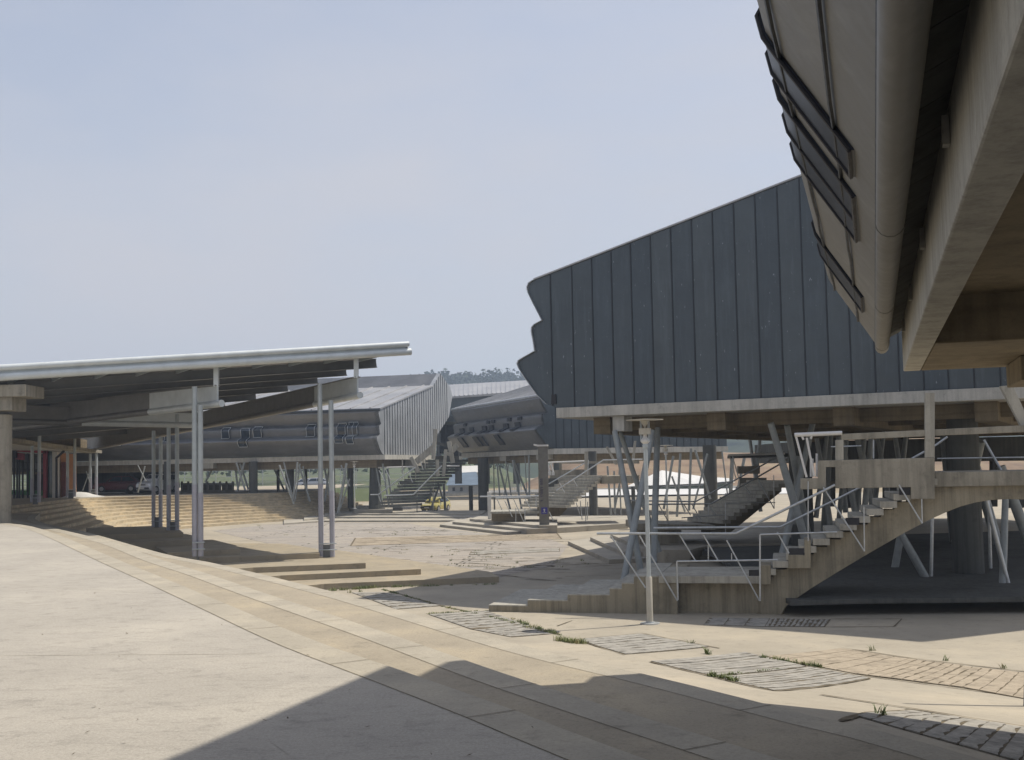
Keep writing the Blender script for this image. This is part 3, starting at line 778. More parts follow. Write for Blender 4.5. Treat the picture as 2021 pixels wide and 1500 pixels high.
# slanting windows on the lowest fold (found from their lower corners)
d1 = V((OVER[3][0]-OVER[1][0], 0, OVER[3][1]-OVER[1][1]))
nf = (U2 * -d1.z + V((0,0,1)) * d1.x); nf.normalize(); pf = frO(OVER[2][0], 0, OVER[2][1])
for (c0, c1, mul) in (((1665,268),(1669,322),0), ((1673,362),(1676,447),1), ((1682,555),(1685,586),0)):
    b0 = frO.inv(PL(*c0, pf, nf)); b1 = frO.inv(PL(*c1, pf, nf))
    strip_window(frO, OVER, .2*LF/LO, 1.6*LF/LO, b1[1], b0[1], near, .02, mul, 'black', 'slot_glass')
c = P(2028, 1400, G(2016, 1393).y); mb = MB(); mb.tube([c, P(2052, 700, G(2016, 1393).y + .2)], .055, 12); mb.build('column', M['strut'], near, smooth=40)

# ------------------------------------------------------------------ the staircase in front of the big wing
M['stair'] = concrete('stair_concrete', (.31,.275,.205), .66, .8, .6)
A1, B1 = Z(960, 1207, 0), Z(1540, 1215, 0)
US = V((B1.x-A1.x, B1.y-A1.y, 0)).normalized(); AS = V((-US.y, US.x, 0)); frS = Frame(A1, US, AS)
def s1(u, v, off=0.0):
    q = PL(u, v, frS(0, off, 0), AS); s, a, z = frS.inv(q); return (s, z)
def w1(u, v, off=0.0): return PL(u, v, frS(0, off, 0), AS)
st1 = thing('concrete_staircase', 'concrete staircase with an arched stringer and steel railings beneath the dark end wall', 'staircase', frS(6, 1, 0))
def face(name, px, depth, off=0.0, mat='stair', parent=None, bevel=.012):
    mb = MB(); mb.prism([w1(u, v, off) for u, v in px], AS*depth); return mb.build(name, M[mat], parent or st1, bevel=bevel)
DEP = 2.6
face('base', [(964.5,1216),(964.5,1196),(1041,1196.5),(1041,1186),(1120,1186.5),(1120,1175),(1203,1175),(1203,1163),(1227,1163),(1227,1152.5),(1251,1152.5),(1251,1139),(1337,1139),(1337,1222),(1250,1219)], DEP+1.2)
face('landing', [(1300,1151),(1300,1137),(1500,1137),(1500,1152)], DEP, -.05, 'conc_pale')
for x0, x1, v_ in ((964.5,1041,1196),(1041,1120,1186),(1120,1203,1175),(1203,1227,1163),(1227,1251,1152.5),(1251,1299.5,1139)):
    p_, q_ = s1(x0, v_), s1(x1, v_); m2 = MB(); m2.prism([frS(p_[0],.004,p_[1]+.002), frS(q_[0],.004,p_[1]+.002), frS(q_[0],.004,p_[1]+.03), frS(p_[0],.004,p_[1]+.03)], AS*(DEP+1.19)); m2.build('skylit_top', M['conc_pale'], st1)  # thin paler tops put the sky light on the base steps into colour
face('base', [(1336,1220),(1336,1151),(1545,1151),(1552,1197),(1540,1224)], DEP, .35)
# stringer with stepped top and arched soffit
N1 = 13; up_ = []
for i in range(N1):
    x0, x1 = 1500 + (1845-1500)*i/N1, 1500 + (1845-1500)*(i+1)/N1
    v_ = 1137 + (945-1137)*(i+1)/N1; up_ += [(x0, v_), (x1, v_)]
soff = [(2060,987),(1990,985),(1955,987),(1925,992),(1895,1000),(1865,1012),(1830,1028),(1790,1049),(1750,1072),(1700,1101),(1650,1131),(1600,1162),(1565,1186),(1550,1198),(1540,1216)]
face('stringer', [(1500,1150)] + [(x, v+16) for x, v in up_] + [(2060,957)] + soff + [(1500,1216)], .5, .25)
mb = MB()
for i in range(N1):
    x0, x1 = 1500 + (1845-1500)*i/N1, 1500 + (1845-1500)*(i+1)/N1; v_ = 1137 + (945-1137)*(i+1)/N1
    p0, p1 = s1(x0-2, v_), s1(x1+5, v_)
    m2 = MB(); m2.prism([frS(p0[0],.0,p0[1]-.17), frS(p1[0],.0,p0[1]-.17), frS(p1[0],.0,p0[1]), frS(p0[0],.0,p0[1])], AS*DEP); m2.build('step', M['conc_pale'], st1, bevel=.01)
for (x0,x1,va,vb) in ((1478,1499,1125,1137),(1557,1587,1082,1095),(1669,1696,1022,1036),(1775,1799,961,977)):
    face('step_box', [(x0,vb),(x0,va),(x1,va),(x1,vb)], .06, -.012, 'black', bevel=0)
face('step_block', [(1499,1154),(1499,1116),(1521,1116),(1521,1154)], 1.0, -.03)
face('step_block', [(1556,1122),(1556,1096),(1588,1096),(1588,1066),(1600,1066),(1600,1122)], 1.0, -.03)
face('landing', [(1845,961),(1845,932),(2090,928),(2090,957)], DEP, .12, 'conc')
face('parapet', [(1580,966),(1580,944),(1615,944),(1615,909),(1845,903),(1845,985),(1798,985),(1798,961.5),(1649,964),(1649,922),(1630,922),(1630,965)], .22, -.12, 'conc')
face('parapet_post', [(1826,903.4),(1826,775),(1845,775),(1845,903)], .18, -.10, 'conc_pale')
face('parapet_post', [(1649,909),(1649,868),(1665,868),(1665,908.5)], .18, -.10, 'conc_pale')
face('handrail_beam', [(1660,869),(1660,856.5),(1826.5,848.5),(1826.5,861)], .16, -.09, 'conc')
face('handrail_beam', [(1844.5,860),(1844.5,847.5),(2090,836),(2090,850)], .16, -.09, 'conc')
face('raking_post', [(1974,762),(1999,760),(2040,850),(2020,850)], .2, .1, 'conc_pale')
def rail(pts, r=.028, off=-.25, parent=None, fn=None, mat='galv', name='handrail'):
    mb = MB(); mb.tube([(fn or w1)(u, v, off) for u, v in pts], r, 8); return mb.build(name, M[mat], parent or st1, smooth=50)
rail([(1178,1053),(1452,1053),(1625,969),(1648,957)], .033)
rail([(1290,1042),(1540,1040),(1660,981),(1790,915)], .033, DEP)
rail([(1800,905),(1845,880),(1870,862)], .03, DEP)
rail([(1336,1108),(1535,1105)], .024); rail([(1336,1108),(1338,1184)], .024)
rail([(1500,1055),(1652,1050)], .024); rail([(1500,1055),(1500,1186)], .024)
for a, b in (((1205,1057),(1274,1160)),((1262,1057),(1337,1186)),((1341,1055),(1372,1106)),((1388,1055),(1417,1106)),((1434,1066),(1499,1186)),((1534,1050),(1557,1092)),((1625,962),(1706,1088)),((1774,957),(1820,1033))):
    rail([a, b], .02, -.2, name='brace')
for a, b in (((1705,1000),(1706,1088)),((1819,985),(1820,1033)),((1595,950),(1595,1068)),((1398,1075),(1398,1106)),((1444,1092),(1444,1108))):
    rail([a, b], .016, -.18, name='baluster')
rail([(1568,858.5),(1662,854.5)], .055, -.1, mat='white'); 
for a, b in (((1571,861),(1592,942)),((1592,864),(1607,940)),((1583,861),(1586,868)),((1602,860),(1600,866))): rail([a, b], .03, -.1, mat='white', name='baluster')
rail([(1640,882),(1700,880)], .02, DEP); rail([(1724,868),(1724,905)], .02, 1.2, name='baluster'); rail([(1942,868),(1980,935)], .035, DEP, name='brace')
rail([(1850,905),(2060,902)], .02, DEP)
rail([(1602,905),(1602,941)], .05, .2, mat='white', name='baluster'); rail([(1612,895),(1612,941)], .03, .5, mat='white', name='baluster')

# ------------------------------------------------------------------ the three staircases further back
def simple_stair(label, base_px, top_px, n, D0, D1, width, thick=.16, group=None, wide_dir=None, tread_mat='conc_pale', stringer=True):
    """flight from pixel base_px (depth D0) to top_px (depth D1); treads run 'width' to the left"""
    p0, p1 = P(*base_px, D0), P(*top_px, D1)
    run = V((p1.x-p0.x, p1.y-p0.y, 0)); L = run.length; d = run.normalized(); nrm = wide_dir or V((-d.y, d.x, 0))
    r = thing('concrete_staircase', label, 'staircase', V((p0.x, p0.y, 0)))
    for i in range(n):
        a = p0 + d * (L*i/n - .04); z1 = p0.z + (p1.z-p0.z)*(i+1)/n; b = p0 + d * (L*(i+1)/n + .06)
        mb = MB(); mb.prism([V((a.x,a.y,z1-thick)), V((b.x,b.y,z1-thick)), V((b.x,b.y,z1)), V((a.x,a.y,z1))], nrm*width)
        mb.build('step', M[tread_mat], r)
    if stringer:
        mb = MB(); o = nrm * (width*.38)
        mb.prism([p0+o+V((0,0,-.55)), p0+o+d*.9+V((0,0,-.55)), p0+o+d*(L+.3)+V((0,0,p1.z-p0.z-.5)), p0+o+d*(L+.3)+V((0,0,p1.z-p0.z-.12)), p0+o+V((0,0,.05))], nrm*(width*.25))
        mb.build('stringer', M['conc_brown'], r)
    return r, p0, p1, d, nrm
def prail(parent, pts, D, r=.03, mat='galv', name='handrail'):
    Ds = D if isinstance(D, (list, tuple)) else [D]*len(pts)
    mb = MB(); mb.tube([P(u, v, dd) for (u, v), dd in zip(pts, Ds)], r, 7); return mb.build(name, M[mat], parent, smooth=50)
def pbox(parent, name, px, D, depth, mat):
    mb = MB(); mb.prism([P(u, v, D) for u, v in px], V((0,depth,0))); return mb.build(name, M[mat], parent)
s2, *_ = simple_stair('narrow concrete flight with paired steel handrails between the X columns of the dark wing', (1428,1033), (1560,948), 12, 46.5, 47.5, 3.0, wide_dir=V((-.35,.94,0)))
pbox(s2, 'landing', [(1250,1046),(1250,1033),(1412,1037),(1412,1046)], 46.6, 3.2, 'conc')
pbox(s2, 'base', [(1262,1075),(1262,1046),(1345,1046),(1345,1078)], 47, 2.6, 'conc')
pbox(s2, 'landing', [(1545,962),(1545,951),(1680,949),(1680,960)], 48, 3, 'conc')
pbox(s2, 'parapet', [(1460,969),(1460,943),(1513,943),(1513,960)], 50.5, .25, 'conc_pale')
pbox(s2, 'parapet', [(1457,935),(1457,920),(1480,920),(1500,919),(1500,935)], 51, .3, 'conc')
pbox(s2, 'handrail_beam', [(1438,905),(1438,899),(1570,894),(1570,901)], 50.5, .3, 'conc_dark')
prail(s2, [(1240,988),(1373,990),(1534,902)], 49.6, .035); prail(s2, [(1265,995.5),(1404,994.5),(1560,904)], 46.4, .035)
prail(s2, [(1437,898.5),(1549,895)], 50, .05, 'white')
for a, b in (((1440,901),(1453,946)),((1446,901),(1458,944)),((1495,944),(1528,1004)),((1366,996),(1385,1029)),((1398,996),(1412,1017)),((1350,996),(1363,1017)),((1470,960),(1480,975)),((1262,992),(1292,1040)),((1300,996),(1325,1040))): prail(s2, [a, b], 46.8, .022, name='brace')
for a, b in (((1398,996),(1398,1016)),((1432,993),(1432,1055)),((1527,938),(1528,1004))): prail(s2, [a, b], 46.6, .02, name='baluster')
prail(s2, [(1345,1022),(1430,1016)], 46.6, .022); prail(s2, [(1432,993),(1530,992)], 46.6, .02)
s3, *_ = simple_stair('concrete flight rising right behind the sign pillar', (1118,1003), (1196,938), 11, 66, 68, 4.4, wide_dir=V((-.62,.78,0)))
pbox(s3, 'landing', [(1188,955),(1188,940),(1262,938),(1262,953)], 67.5, 3.2, 'conc')
pbox(s3, 'parapet', [(1085,950),(1085,928),(1165,926),(1165,948)], 71, .3, 'conc')
pbox(s3, 'parapet', [(1082,966),(1082,944),(1101,944),(1101,975)], 70, .3, 'conc_dark')
pbox(s3, 'handrail_beam', [(1104,915),(1104,911),(1262,909),(1262,915)], 71.2, .25, 'conc')
pbox(s3, 'parapet_post', [(1104,928),(1104,912),(1109,912),(1109,928)], 71, .25, 'conc')
pbox(s3, 'parapet_post', [(1154,940),(1154,891),(1161,891),(1161,940)], 67.2, .25, 'conc_pale')
pbox(s3, 'raking_post', [(1196,882),(1200,881),(1219,917),(1214,917)], 67.2, .25, 'conc_pale')
pbox(s3, 'raking_post', [(1246,925),(1252,870),(1256,870),(1251,925)], 67.6, .25, 'conc_pale')
pbox(s3, 'landing', [(968,1014),(968,1010),(1066,1008),(1066,1013.5)], 68, 3, 'conc_pale')
pbox(s3, 'base', [(970,1028),(970,1014),(1034,1013.5),(1036,1033),(1000,1031)], 68.3, 2.4, 'conc_brown')
prail(s3, [(1083,955),(1161,910)], 70, .04); prail(s3, [(1098,968),(1191,908),(1268,906.5)], 66, .04); prail(s3, [(1078,913),(1162,909.5)], 70.4, .05, 'white')
prail(s3, [(1161,909),(1160,938)], 66.4, .03, name='baluster')
for a, b in (((1080,914),(1086,934)),((1087,913),(1092,932))): prail(s3, [a, b], 70.4, .05, 'white', name='baluster')
for u in (1085, 1092): pbox(s3, 'bracket', [(u-3,938),(u-3,931),(u+2.5,931),(u+2.5,938)], 70.2, .2, 'white')
prail(s3, [(947,980),(1063,979)], 68.2, .045); prail(s3, [(978,983),(1055,981),(1083,955)], 70.5, .035)
for a, b in (((981,985),(991,1007)),((996,988),(1011,1020)),((1013,984),(1034,1030)),((1036,984),(1048,1006)),((1058,981),(1058,1000))): prail(s3, [a, b], 67.8, .028, name='brace')
for u, v0, v1 in ((1018,1002,1030),(1036,1003,1030),(1156,960,1030)): prail(s3, [(u,v0),(u,v1)], 67.6, .025, name='baluster')
for a, b in (((1137,992),(1144,1014)),((1145,988),(1149,1026)),((1160,990),(1159,1026)),((1084,1010),(1092,1028)),((1104,952),(1114,972)),((1132,947),(1139,960))): prail(s3, [a, b], 66.4, .03, name='brace')
s4, *_ = simple_stair('dark concrete flight rising towards the linking passage between the two far wings', (742,1003), (846,908), 15, 86, 90, 3.9, .2, wide_dir=V((.8,.6,0)), tread_mat='conc_dark', stringer=False)
pbox(s4, 'landing', [(786,956),(786,950),(815,950),(815,956)], 94, 2, 'conc_dark')
prail(s4, [(731,976.3),(747,976),(820,922)], 88.0, .05); prail(s4, [(758,978),(816,976),(872,919)], 86.0, .05); prail(s4, [(746,923),(820,921)], 89.0, .06, 'white'); prail(s4, [(882,919.5),(907,919.5)], 89.0, .06, 'white')
for a, b in (((748,928),(759,949)),((761,927),(771,948)),((747,978),(754,1000)),((808,936),(814,952)),((787,951),(793,967)),((830,910),(835,927)),((758,978),(759,1000)),((770,978),(775,995))): prail(s4, [a, b], 88.0, .035, name='brace')
for u, v0, v1 in ((794,905,935),(820,925,947),(839,905,925),(855,960,1010),(823,976,1012)): prail(s4, [(u,v0),(u,v1)], 88.5, .04, 'conc_pale', name='baluster')
def cbeam(par, a, b, D, w_=.35, h_=.3, mat='conc_pale', name='concrete_bar'):
    mb = MB(); mb.beam(P(*a, D), P(*b, D), w_, h_); mb.build(name, M[mat], par)
cbeam(s4, (859.5,847), (855,906), 89.0); cbeam(s4, (821,912), (857,882), 89.5, .4, .5); cbeam(s4, (811,902), (827,932), 89.0, .3, .3); cbeam(s4, (886,871), (894,914), 89.5, .35, .35)
cbeam(s4, (892,890), (903,878), 90.0, .35, .45); cbeam(s4, (880,887), (875,940), 89.0, .3, .25); cbeam(s4, (863,907), (864,940), 88.5, .3, .25); cbeam(s4, (860,874), (884,880), 91.0, .3, .25, 'conc_dark'); cbeam(s4, (880,895),(891,897), 89.2,.25,.3); cbeam(s4, (864,917),(878,918),98,.25,.25,'conc_brown')
for a, b, D, r_ in (((876,955),(879,1012),97.5,.12),((868,955),(848,1012),97,.1),((851,965),(845,1010),98.5,.1),((864,950),(874,985),98.5,.1)): 
    prail(s4, [a, b], D, r_, 'steel_dark', 'strut')

# ------------------------------------------------------------------ far wings
def far_wing(label, corner_px, D, left_px, D2, prof_k, roof_poly, seams_n, LEN, WID, windows=(), lights=(), endmat='zinc', zoff=0):
    O_ = P(*corner_px, D); L_ = P(*left_px, D2)
    A_ = V((L_.x-O_.x, L_.y-O_.y, 0)).normalized(); U_ = V((A_.y, -A_.x, 0))
    if U_.y < 0: U_ = -U_
    fr = Frame(O_, U_, A_); zs = O_.z
    r = thing('zinc_building', label, 'building', fr(3, 5, 0))
    side = [(s*prof_k, zs + z*prof_k) for s, z in LOBE]
    return r, fr, zs, side, O_
# left wing ------------------------------------------------------------------------------
lw, frL, zl, sideL, OL = far_wing('long far zinc wing with folded windowed side and pale seamed end wall', (757,897), 88, (400,902), 92, 1.0, None, 14, 70, 13)
def endpt(fr, O_, u, v):
    q = PL(u, v, O_, fr.A); s, a, z = fr.inv(q); return (s, z)
ev = [endpt(frL, OL, u, v) for u, v in ((853,763),(869,737),(889,765),(893,781),(886,823),(848,882))]
eL = endpt(frL, OL, 747, 808); k_ = (eL[1]-zl)/LOBE[-1][1]
sideL = [(s, zl + z*k_) for s, z in LOBE]
outL = sideL + ev + [(ev[-1][0]-1.0, zl)]
seamsL = [.25 + .62*i for i in range(28)]
end_wall(frL, outL, [s for s in seamsL if s < ev[3][0]-.1], lw, M['zinc_end'], 0, rib=.06, seam_mat='seam')
LL = 75
mb = MB(); loft_profile(mb, frL, sideL, 0, LL, n=20); mb.build('side_cladding', M['zinc_side'], lw, smooth=30)
mb = MB(); mb.prism([frL(sideL[-1][0]-.1,-.1,sideL[-1][1]), frL(ev[0][0],-.1,ev[0][1]), frL(ev[0][0],-.1,ev[0][1]+.12), frL(sideL[-1][0]-.1,-.1,sideL[-1][1]+.12)], frL.A*LL)
for i in range(44):
    a = .8 + i*1.7; p0, p1 = frL(sideL[-1][0]-.05, a, sideL[-1][1]+.15), frL(ev[0][0], a, ev[0][1]+.15)
    mb.beam(p0, p1, .12, .1, mi=0)
mb.build('roof', M['zinc_roof'], lw)
mb = MB(); mb.tube([frL(sideL[-1][0]-.16,-.1,sideL[-1][1]-.02), frL(sideL[-1][0]-.16,LL,sideL[-1][1]-.02)], .12, 6); mb.build('gutter', M['seam'], lw)
mb = MB(); mb.prism([frL(ev[0][0]+.05,.05,ev[0][1]-.3), frL(ev[2][0],.05,ev[0][1]-.3), frL(ev[2][0],.05,ev[2][1]), frL(ev[1][0],.05,ev[1][1]), ], frL.A*LL); mb.build('upper_storey', M['zinc_side'], lw)
mb = MB(); mb.prism([frL(-.1,-.15,zl-.4), frL(ev[-1][0]+1,-.15,zl-.4), frL(ev[-1][0]+1,-.15,zl-.02), frL(-.1,-.15,zl-.02)], frL.A*LL); mb.build('floor_slab', M['slab_edge'], lw)
mb = MB(); mb.prism([frL(.5,.8,zl-1.05), frL(ev[-1][0],.8,zl-1.05), frL(ev[-1][0],.8,zl-.41), frL(.5,.8,zl-.41)], frL.A*LL); mb.build('floor_beam', M['conc_brown'], lw)
mb = MB(); a = frL.inv(P(805,905,93)); mb.prism([frL(7,-.3,zl-.95), frL(10.3,-.3,zl-.95), frL(10.3,-.3,zl-.41), frL(7,-.3,zl-.41)], frL.A*1.0); mb.build('column_head', M['conc_pale'], lw)
mb = MB(); mb.prism([frL(-.1,q_,zl-.85) for q_ in (15.2,16.2)] + [frL(-.1,q_,zl-.41) for q_ in (16.2,15.2)], frL.U*.6); mb.build('column_head', M['conc_pale'], lw)
def aL(u): return frL.inv(PL(u, 860, OL, frL.U))[1]
for u0, u1, t0, t1, mu in ((675,691,.30,.76,0),(696,714,.50,.77,1),(697,711,.28,.46,0),(615,631,.48,.75,0),(511,527,.52,.74,0),(487,504,.27,.70,0),(449,464,.50,.74,0),(338,348,.42,.68,0),(246,260,.36,.64,0)):
    strip_window(frL, sideL, t0, t1, min(aL(u0),aL(u1)), max(aL(u0),aL(u1)), lw, .14, mu)
def pier_px(par, u, v0, v1, D, w_px, taper=1.0, mat='conc_dark'):
    b, t = P(u, v1, D), P(u, v0, D); r_ = w_px/2*D/F; mb = MB()
    mb.lathe(V((b.x, b.y, b.z-.3)), [(r_,0),(r_*taper,t.z-b.z+.35)], 16); mb.build('pier', M[mat], par, smooth=40)
pier_px(lw, 500, 912, 971, 90.5, 17); pier_px(lw, 572, 908, 985, 92.1, 16, 1.15); pier_px(lw, 741, 905, 1000, 89.6, 27, .7); pier_px(lw, 692, 908, 995, 93.0, 12); pier_px(lw, 604, 908, 975, 101.3, 6)
pier_px(lw, 549, 910, 968, 97.9, 6); pier_px(lw, 660, 908, 1000, 93.0, 4); pier_px(lw, 330, 912, 970, 93.0, 14); pier_px(lw, 255, 912, 970, 97.9, 14)
def pstrut(par, a, b, D, w_px=5, mat='strut'):
    mb = MB(); mb.tube([P(*a, D), P(*b, D)], w_px/2*D/F, 7); mb.build('strut', M[mat], par, smooth=40)
for a, b, D, w_ in (((551,918),(580,995),86.3,4),((587,912),(578,990),86.7,4),((560,912),(579,988),88.0,3),((592,915),(582,990),88.4,3),((590,918),(612,990),88.8,4),((598,920),(609,988),89.6,3),
                    ((541,925),(563,972),96.3,4),((673,918),(690,960),87.1,3),((684,914),(667,1013),87.1,5),((690,945),(671,1005),88.0,3),((683,935),(670,1000),89.6,3),((640,920),(652,985),91.3,4),((650,920),(641,990),91.3,4),
                    ((755,915),(768,1000),88.8,4),((765,925),(775,1000),90.5,4),((742,920),(756,1000),89.2,3),((466,912),(484,968),89.6,4),((482,912),(468,970),90.1,4),((474,915),(490,966),91.3,4),((463,915),(470,968),92.1,4),
                    ((418,928),(405,952),93.0,4),((272,918),(288,950),86.3,2),((286,920),(272,972),86.7,3),((170,930),(178,955),86.3,2),((176,932),(163,968),86.3,2)):
    pstrut(lw, a, b, D, w_)
# central wing ---------------------------------------------------------------------------
cw, frC, zc, _, OC = far_wing('zinc wing in the centre with three folds of narrow dark windows', (1093,885), 80, (921,892), 97, 1.0, None, 14, 40, 13)
eC = endpt(frC, OC, 1059, 780); kc = (eC[1]-zc)/LOBE[-1][1]
sideC = [(s*.95, zc + z*kc) for s, z in LOBE]
WC = 15; topC = sideC[-1]
outC = sideC + [(WC, topC[1]+4.6), (WC, zc)]
end_wall(frC, outC, [.2+.64*i for i in range(23)], cw, M['zinc'], .0, rib=.05)
LC = frC.inv(P(905, 850, 98))[1]; LC = 19.5
mb = MB(); loft_profile(mb, frC, sideC, 0, LC, n=14); mb.build('side_cladding', M['zinc_side'], cw, smooth=30)
mb = MB(); mb.prism([frC(s, LC-.1, z) for s, z in outC], frC.A*.25); mb.build('end_wall', M['zinc'], cw)
mb = MB(); mb.prism([frC(topC[0]-.1,-.1,topC[1]), frC(WC,-.1,topC[1]+4.6), frC(WC,-.1,topC[1]+4.7), frC(topC[0]-.1,-.1,topC[1]+.12)], frC.A*(LC+.4))
for i in range(24): mb.beam(frC(topC[0], .4+i*.8, topC[1]+.14), frC(WC, .4+i*.8, topC[1]+4.72), .07, .07)
mb.build('roof', M['zinc_roof'], cw)
mb = MB(); mb.tube([frC(topC[0]-.12,-.1,topC[1]), frC(topC[0]-.12,LC+.2,topC[1])], .13, 7); mb.build('gutter', M['zinc_end'], cw, smooth=50)
mb = MB(); mb.prism([frC(-.08,-.15,zc-.42), frC(WC,-.15,zc-.42), frC(WC,-.15,zc-.02), frC(-.08,-.15,zc-.02)], frC.A*(LC+.2)); mb.build('floor_slab', M['slab_edge'], cw)
mb = MB(); mb.prism([frC(.35,.6,zc-1.0), frC(WC,.6,zc-1.0), frC(WC,.6,zc-.43), frC(.35,.6,zc-.43)], frC.A*(LC-1)); mb.build('floor_beam', M['conc_brown'], cw)
mb = MB(); mb.prism([frC(-.02,3.2,zc-.8), frC(-.02,.9,zc-.8), frC(-.02,.9,zc-.43), frC(-.02,3.2,zc-.43)], frC.U*.36); mb.build('column_head', M['conc_pale'], cw)
mb = MB(); mb.prism([frC(-.02,10.6,zc-.8), frC(-.02,9.2,zc-.8), frC(-.02,9.2,zc-.43), frC(-.02,10.6,zc-.43)], frC.U*.36); mb.build('column_head', M['conc_pale'], cw)
def aC(u, v=840): return frC.inv(PL(u, v, OC, frC.U))[1]
# three rows of narrow slots (t runs from the slab up to the eave)
for u0, u1 in ((1006,1014),(963,971),(973,981),(933,941)): strip_window(frC, sideC, .16, .34, min(aC(u0),aC(u1)), max(aC(u0),aC(u1)), cw, .10, 0, 'seam', 'slot_glass')
for u0, u1 in ((1037,1046),(1014,1022),(985,992),(971,978),(946,952),(926,933)): strip_window(frC, sideC, .40, .58, min(aC(u0),aC(u1)), max(aC(u0),aC(u1)), cw, .10, 0, 'seam', 'slot_glass')
for u0, u1 in ((1044,1050),(1023,1029),(991,996),(981,986),(935,939)): strip_window(frC, sideC, .61, .66, min(aC(u0),aC(u1)), max(aC(u0),aC(u1)), cw, .10, 0, 'seam', 'slot_glass')
pier_px(cw, 955, 905, 1012, 92, 21); pier_px(cw, 1404, 880, 1012, 76, 27); pier_px(cw, 1172, 892, 1027, 78, 17); pier_px(cw, 930, 960, 1013, 97, 8, 1.0); pier_px(cw, 1251, 962, 1020, 80, 8)
for a, b, D, w_ in (((981,915),(987,985),90,3),((985,920),(1007,1005),90,4),((998,910),(1010,985),88,3),((1004,915),(994,985),88.5,2),((1012,908),(1030,1008),86,4),((1013,908),(1050,1000),86.5,4),((1036,898),(1040,985),84,2),((1044,898),(1045,985),83.5,4),
                    ((1364,885),(1360,1008),74,5),((1372,888),(1402,985),74.5,5),((1396,895),(1368,1005),74,4),((1425,890),(1437,985),75,3),((1199,920),(1206,1018),74,4),((1212,930),(1214,1015),75,4),((1222,930),(1226,1016),75,3),((1228,930),(1212,1010),75,4),
                    ((1343,895),(1336,1020),73,5),((1329,900),(1310,1005),74,5),((1326,940),(1352,1010),73,4),((1446,900),(1440,1010),76,8),((1470,900),(1450,1000),77,6)):
    pstrut(cw, a, b, D, w_)
# wing behind, and the passage linking the far wings ---------------------------------------
bw = thing('zinc_building', 'low zinc roofed wing behind, between the two far wings below the trees', 'building', P(960, 900, 150))
def xprism(par, name, px, D, depth, mat):
    mb = MB(); mb.prism([P(u, v, D) for u, v in px], V((0, depth, 0))); return mb.build(name, M[mat], par)
xprism(bw, 'wall', [(885,786),(1150,770),(1150,850),(885,850)], 135, 12, 'zinc')
mb = MB(); a, b = P(884,787,134.5), P(1160,767,134.5); a2, b2 = P(884,763,150), P(1160,747,150)
mb.prism([a, b, b2, a2], V((0,0,.25)))
for i in range(30):
    t = (i+.5)/30; mb.beam(a.lerp(b, t)+V((0,0,.28)), a.lerp(b, t).lerp(a2.lerp(b2, t), .96)+V((0,0,.26)), .12, .08)
mb.build('roof', M['zinc_roof'], bw)
xprism(bw, 'floor_slab', [(885,850),(1150,850),(1150,858),(885,858)], 134.6, 13, 'conc_dark')
for u in (905, 960, 1020, 1100): pier_px(bw, u, 855, 950, 140, 14)
pw = thing('linking_passage', 'dark boxed passage linking the two far zinc wings above the stair', 'passage', P(885, 915, 108))
xprism(pw, 'roof', [(862,823),(906,820),(906,832),(862,834)], 106, 8, 'zinc')
xprism(pw, 'wall', [(864,834),(880,833),(880,890),(864,890)], 112, .4, 'black')
xprism(pw, 'wall', [(880,833.5),(905,832),(905,906),(880,906)], 113, .4, 'black')
xprism(pw, 'door', [(868,879),(875,879),(875,895),(868,895)], 110, .2, 'glass')
xprism(pw, 'floor_slab', [(858,900),(906,900),(906,908),(858,908)], 106.5, 7, 'conc_dark')
xprism(pw, 'side_wall', [(862,834),(863.5,834),(863.5,900),(862,900)], 107, 6, 'zinc')

# ------------------------------------------------------------------ the steel canopy on the left
M['column_lower'] = plain('column_lower_tone', (.36,.36,.41), .45, .1, .12, 2)
M['girder'] = plain('girder_dark_tone', (.17,.165,.155), .5, .1, .15, 2)
M['soffit'] = plain('canopy_soffit', (.16,.165,.175), .6, .1, .15, 1)
cp = thing('steel_canopy', 'large sloping steel canopy with tubular front edge on pairs of slim round columns', 'canopy', P(500, 1098, 45))
fl = P(-90, 742, 35.6); tip = P(805, 688, 43.0); br_ = P(196, 862, 88); bl = fl + (br_ - tip)
n_r = (tip - fl).cross(br_ - tip).normalized()
if n_r.z < 0: n_r = -n_r
mb = MB(); mb.prism([fl, tip, br_, bl], n_r*.10); mb.build('roof_sheet', [M['canopy_sheet']], cp)
fd = (tip - fl).normalized(); bd = (br_ - tip).normalized()
mb = MB(); mb.tube([fl - fd*8 + n_r*.17 - bd*.1, tip + n_r*.17 - bd*.1], .11, 12); mb.build('edge_tube', M['steel_pale'], cp, smooth=50)
mb = MB(); mb.tube([fl - fd*8 - n_r*.13 - bd*.05, tip + fd*.08 - n_r*.13 - bd*.05], .14, 12); mb.build('edge_tube', M['steel_pale'], cp, smooth=50)
mb = MB(); mb.beam(fl - fd*8 + n_r*.02 - bd*.02, tip - fd*.12 + n_r*.02 - bd*.02, .10, .16, n_r); mb.build('fascia', M['steel'], cp)
for d_ in (2.6, 5.6, 8.8, 12.5, 17, 22, 28, 35, 43):
    mb = MB(); a, b = fl + bd*d_ - n_r*.26, tip + bd*d_ - n_r*.26 - fd*.15
    mb.beam(a, b, .05, .34, n_r); mb.beam(a + n_r*.17, b + n_r*.17, .2, .03, n_r); mb.beam(a - n_r*.17, b - n_r*.17, .2, .03, n_r)
    mb.build('purlin', M['steel_dark'], cp)
Lf = (tip - fl).length
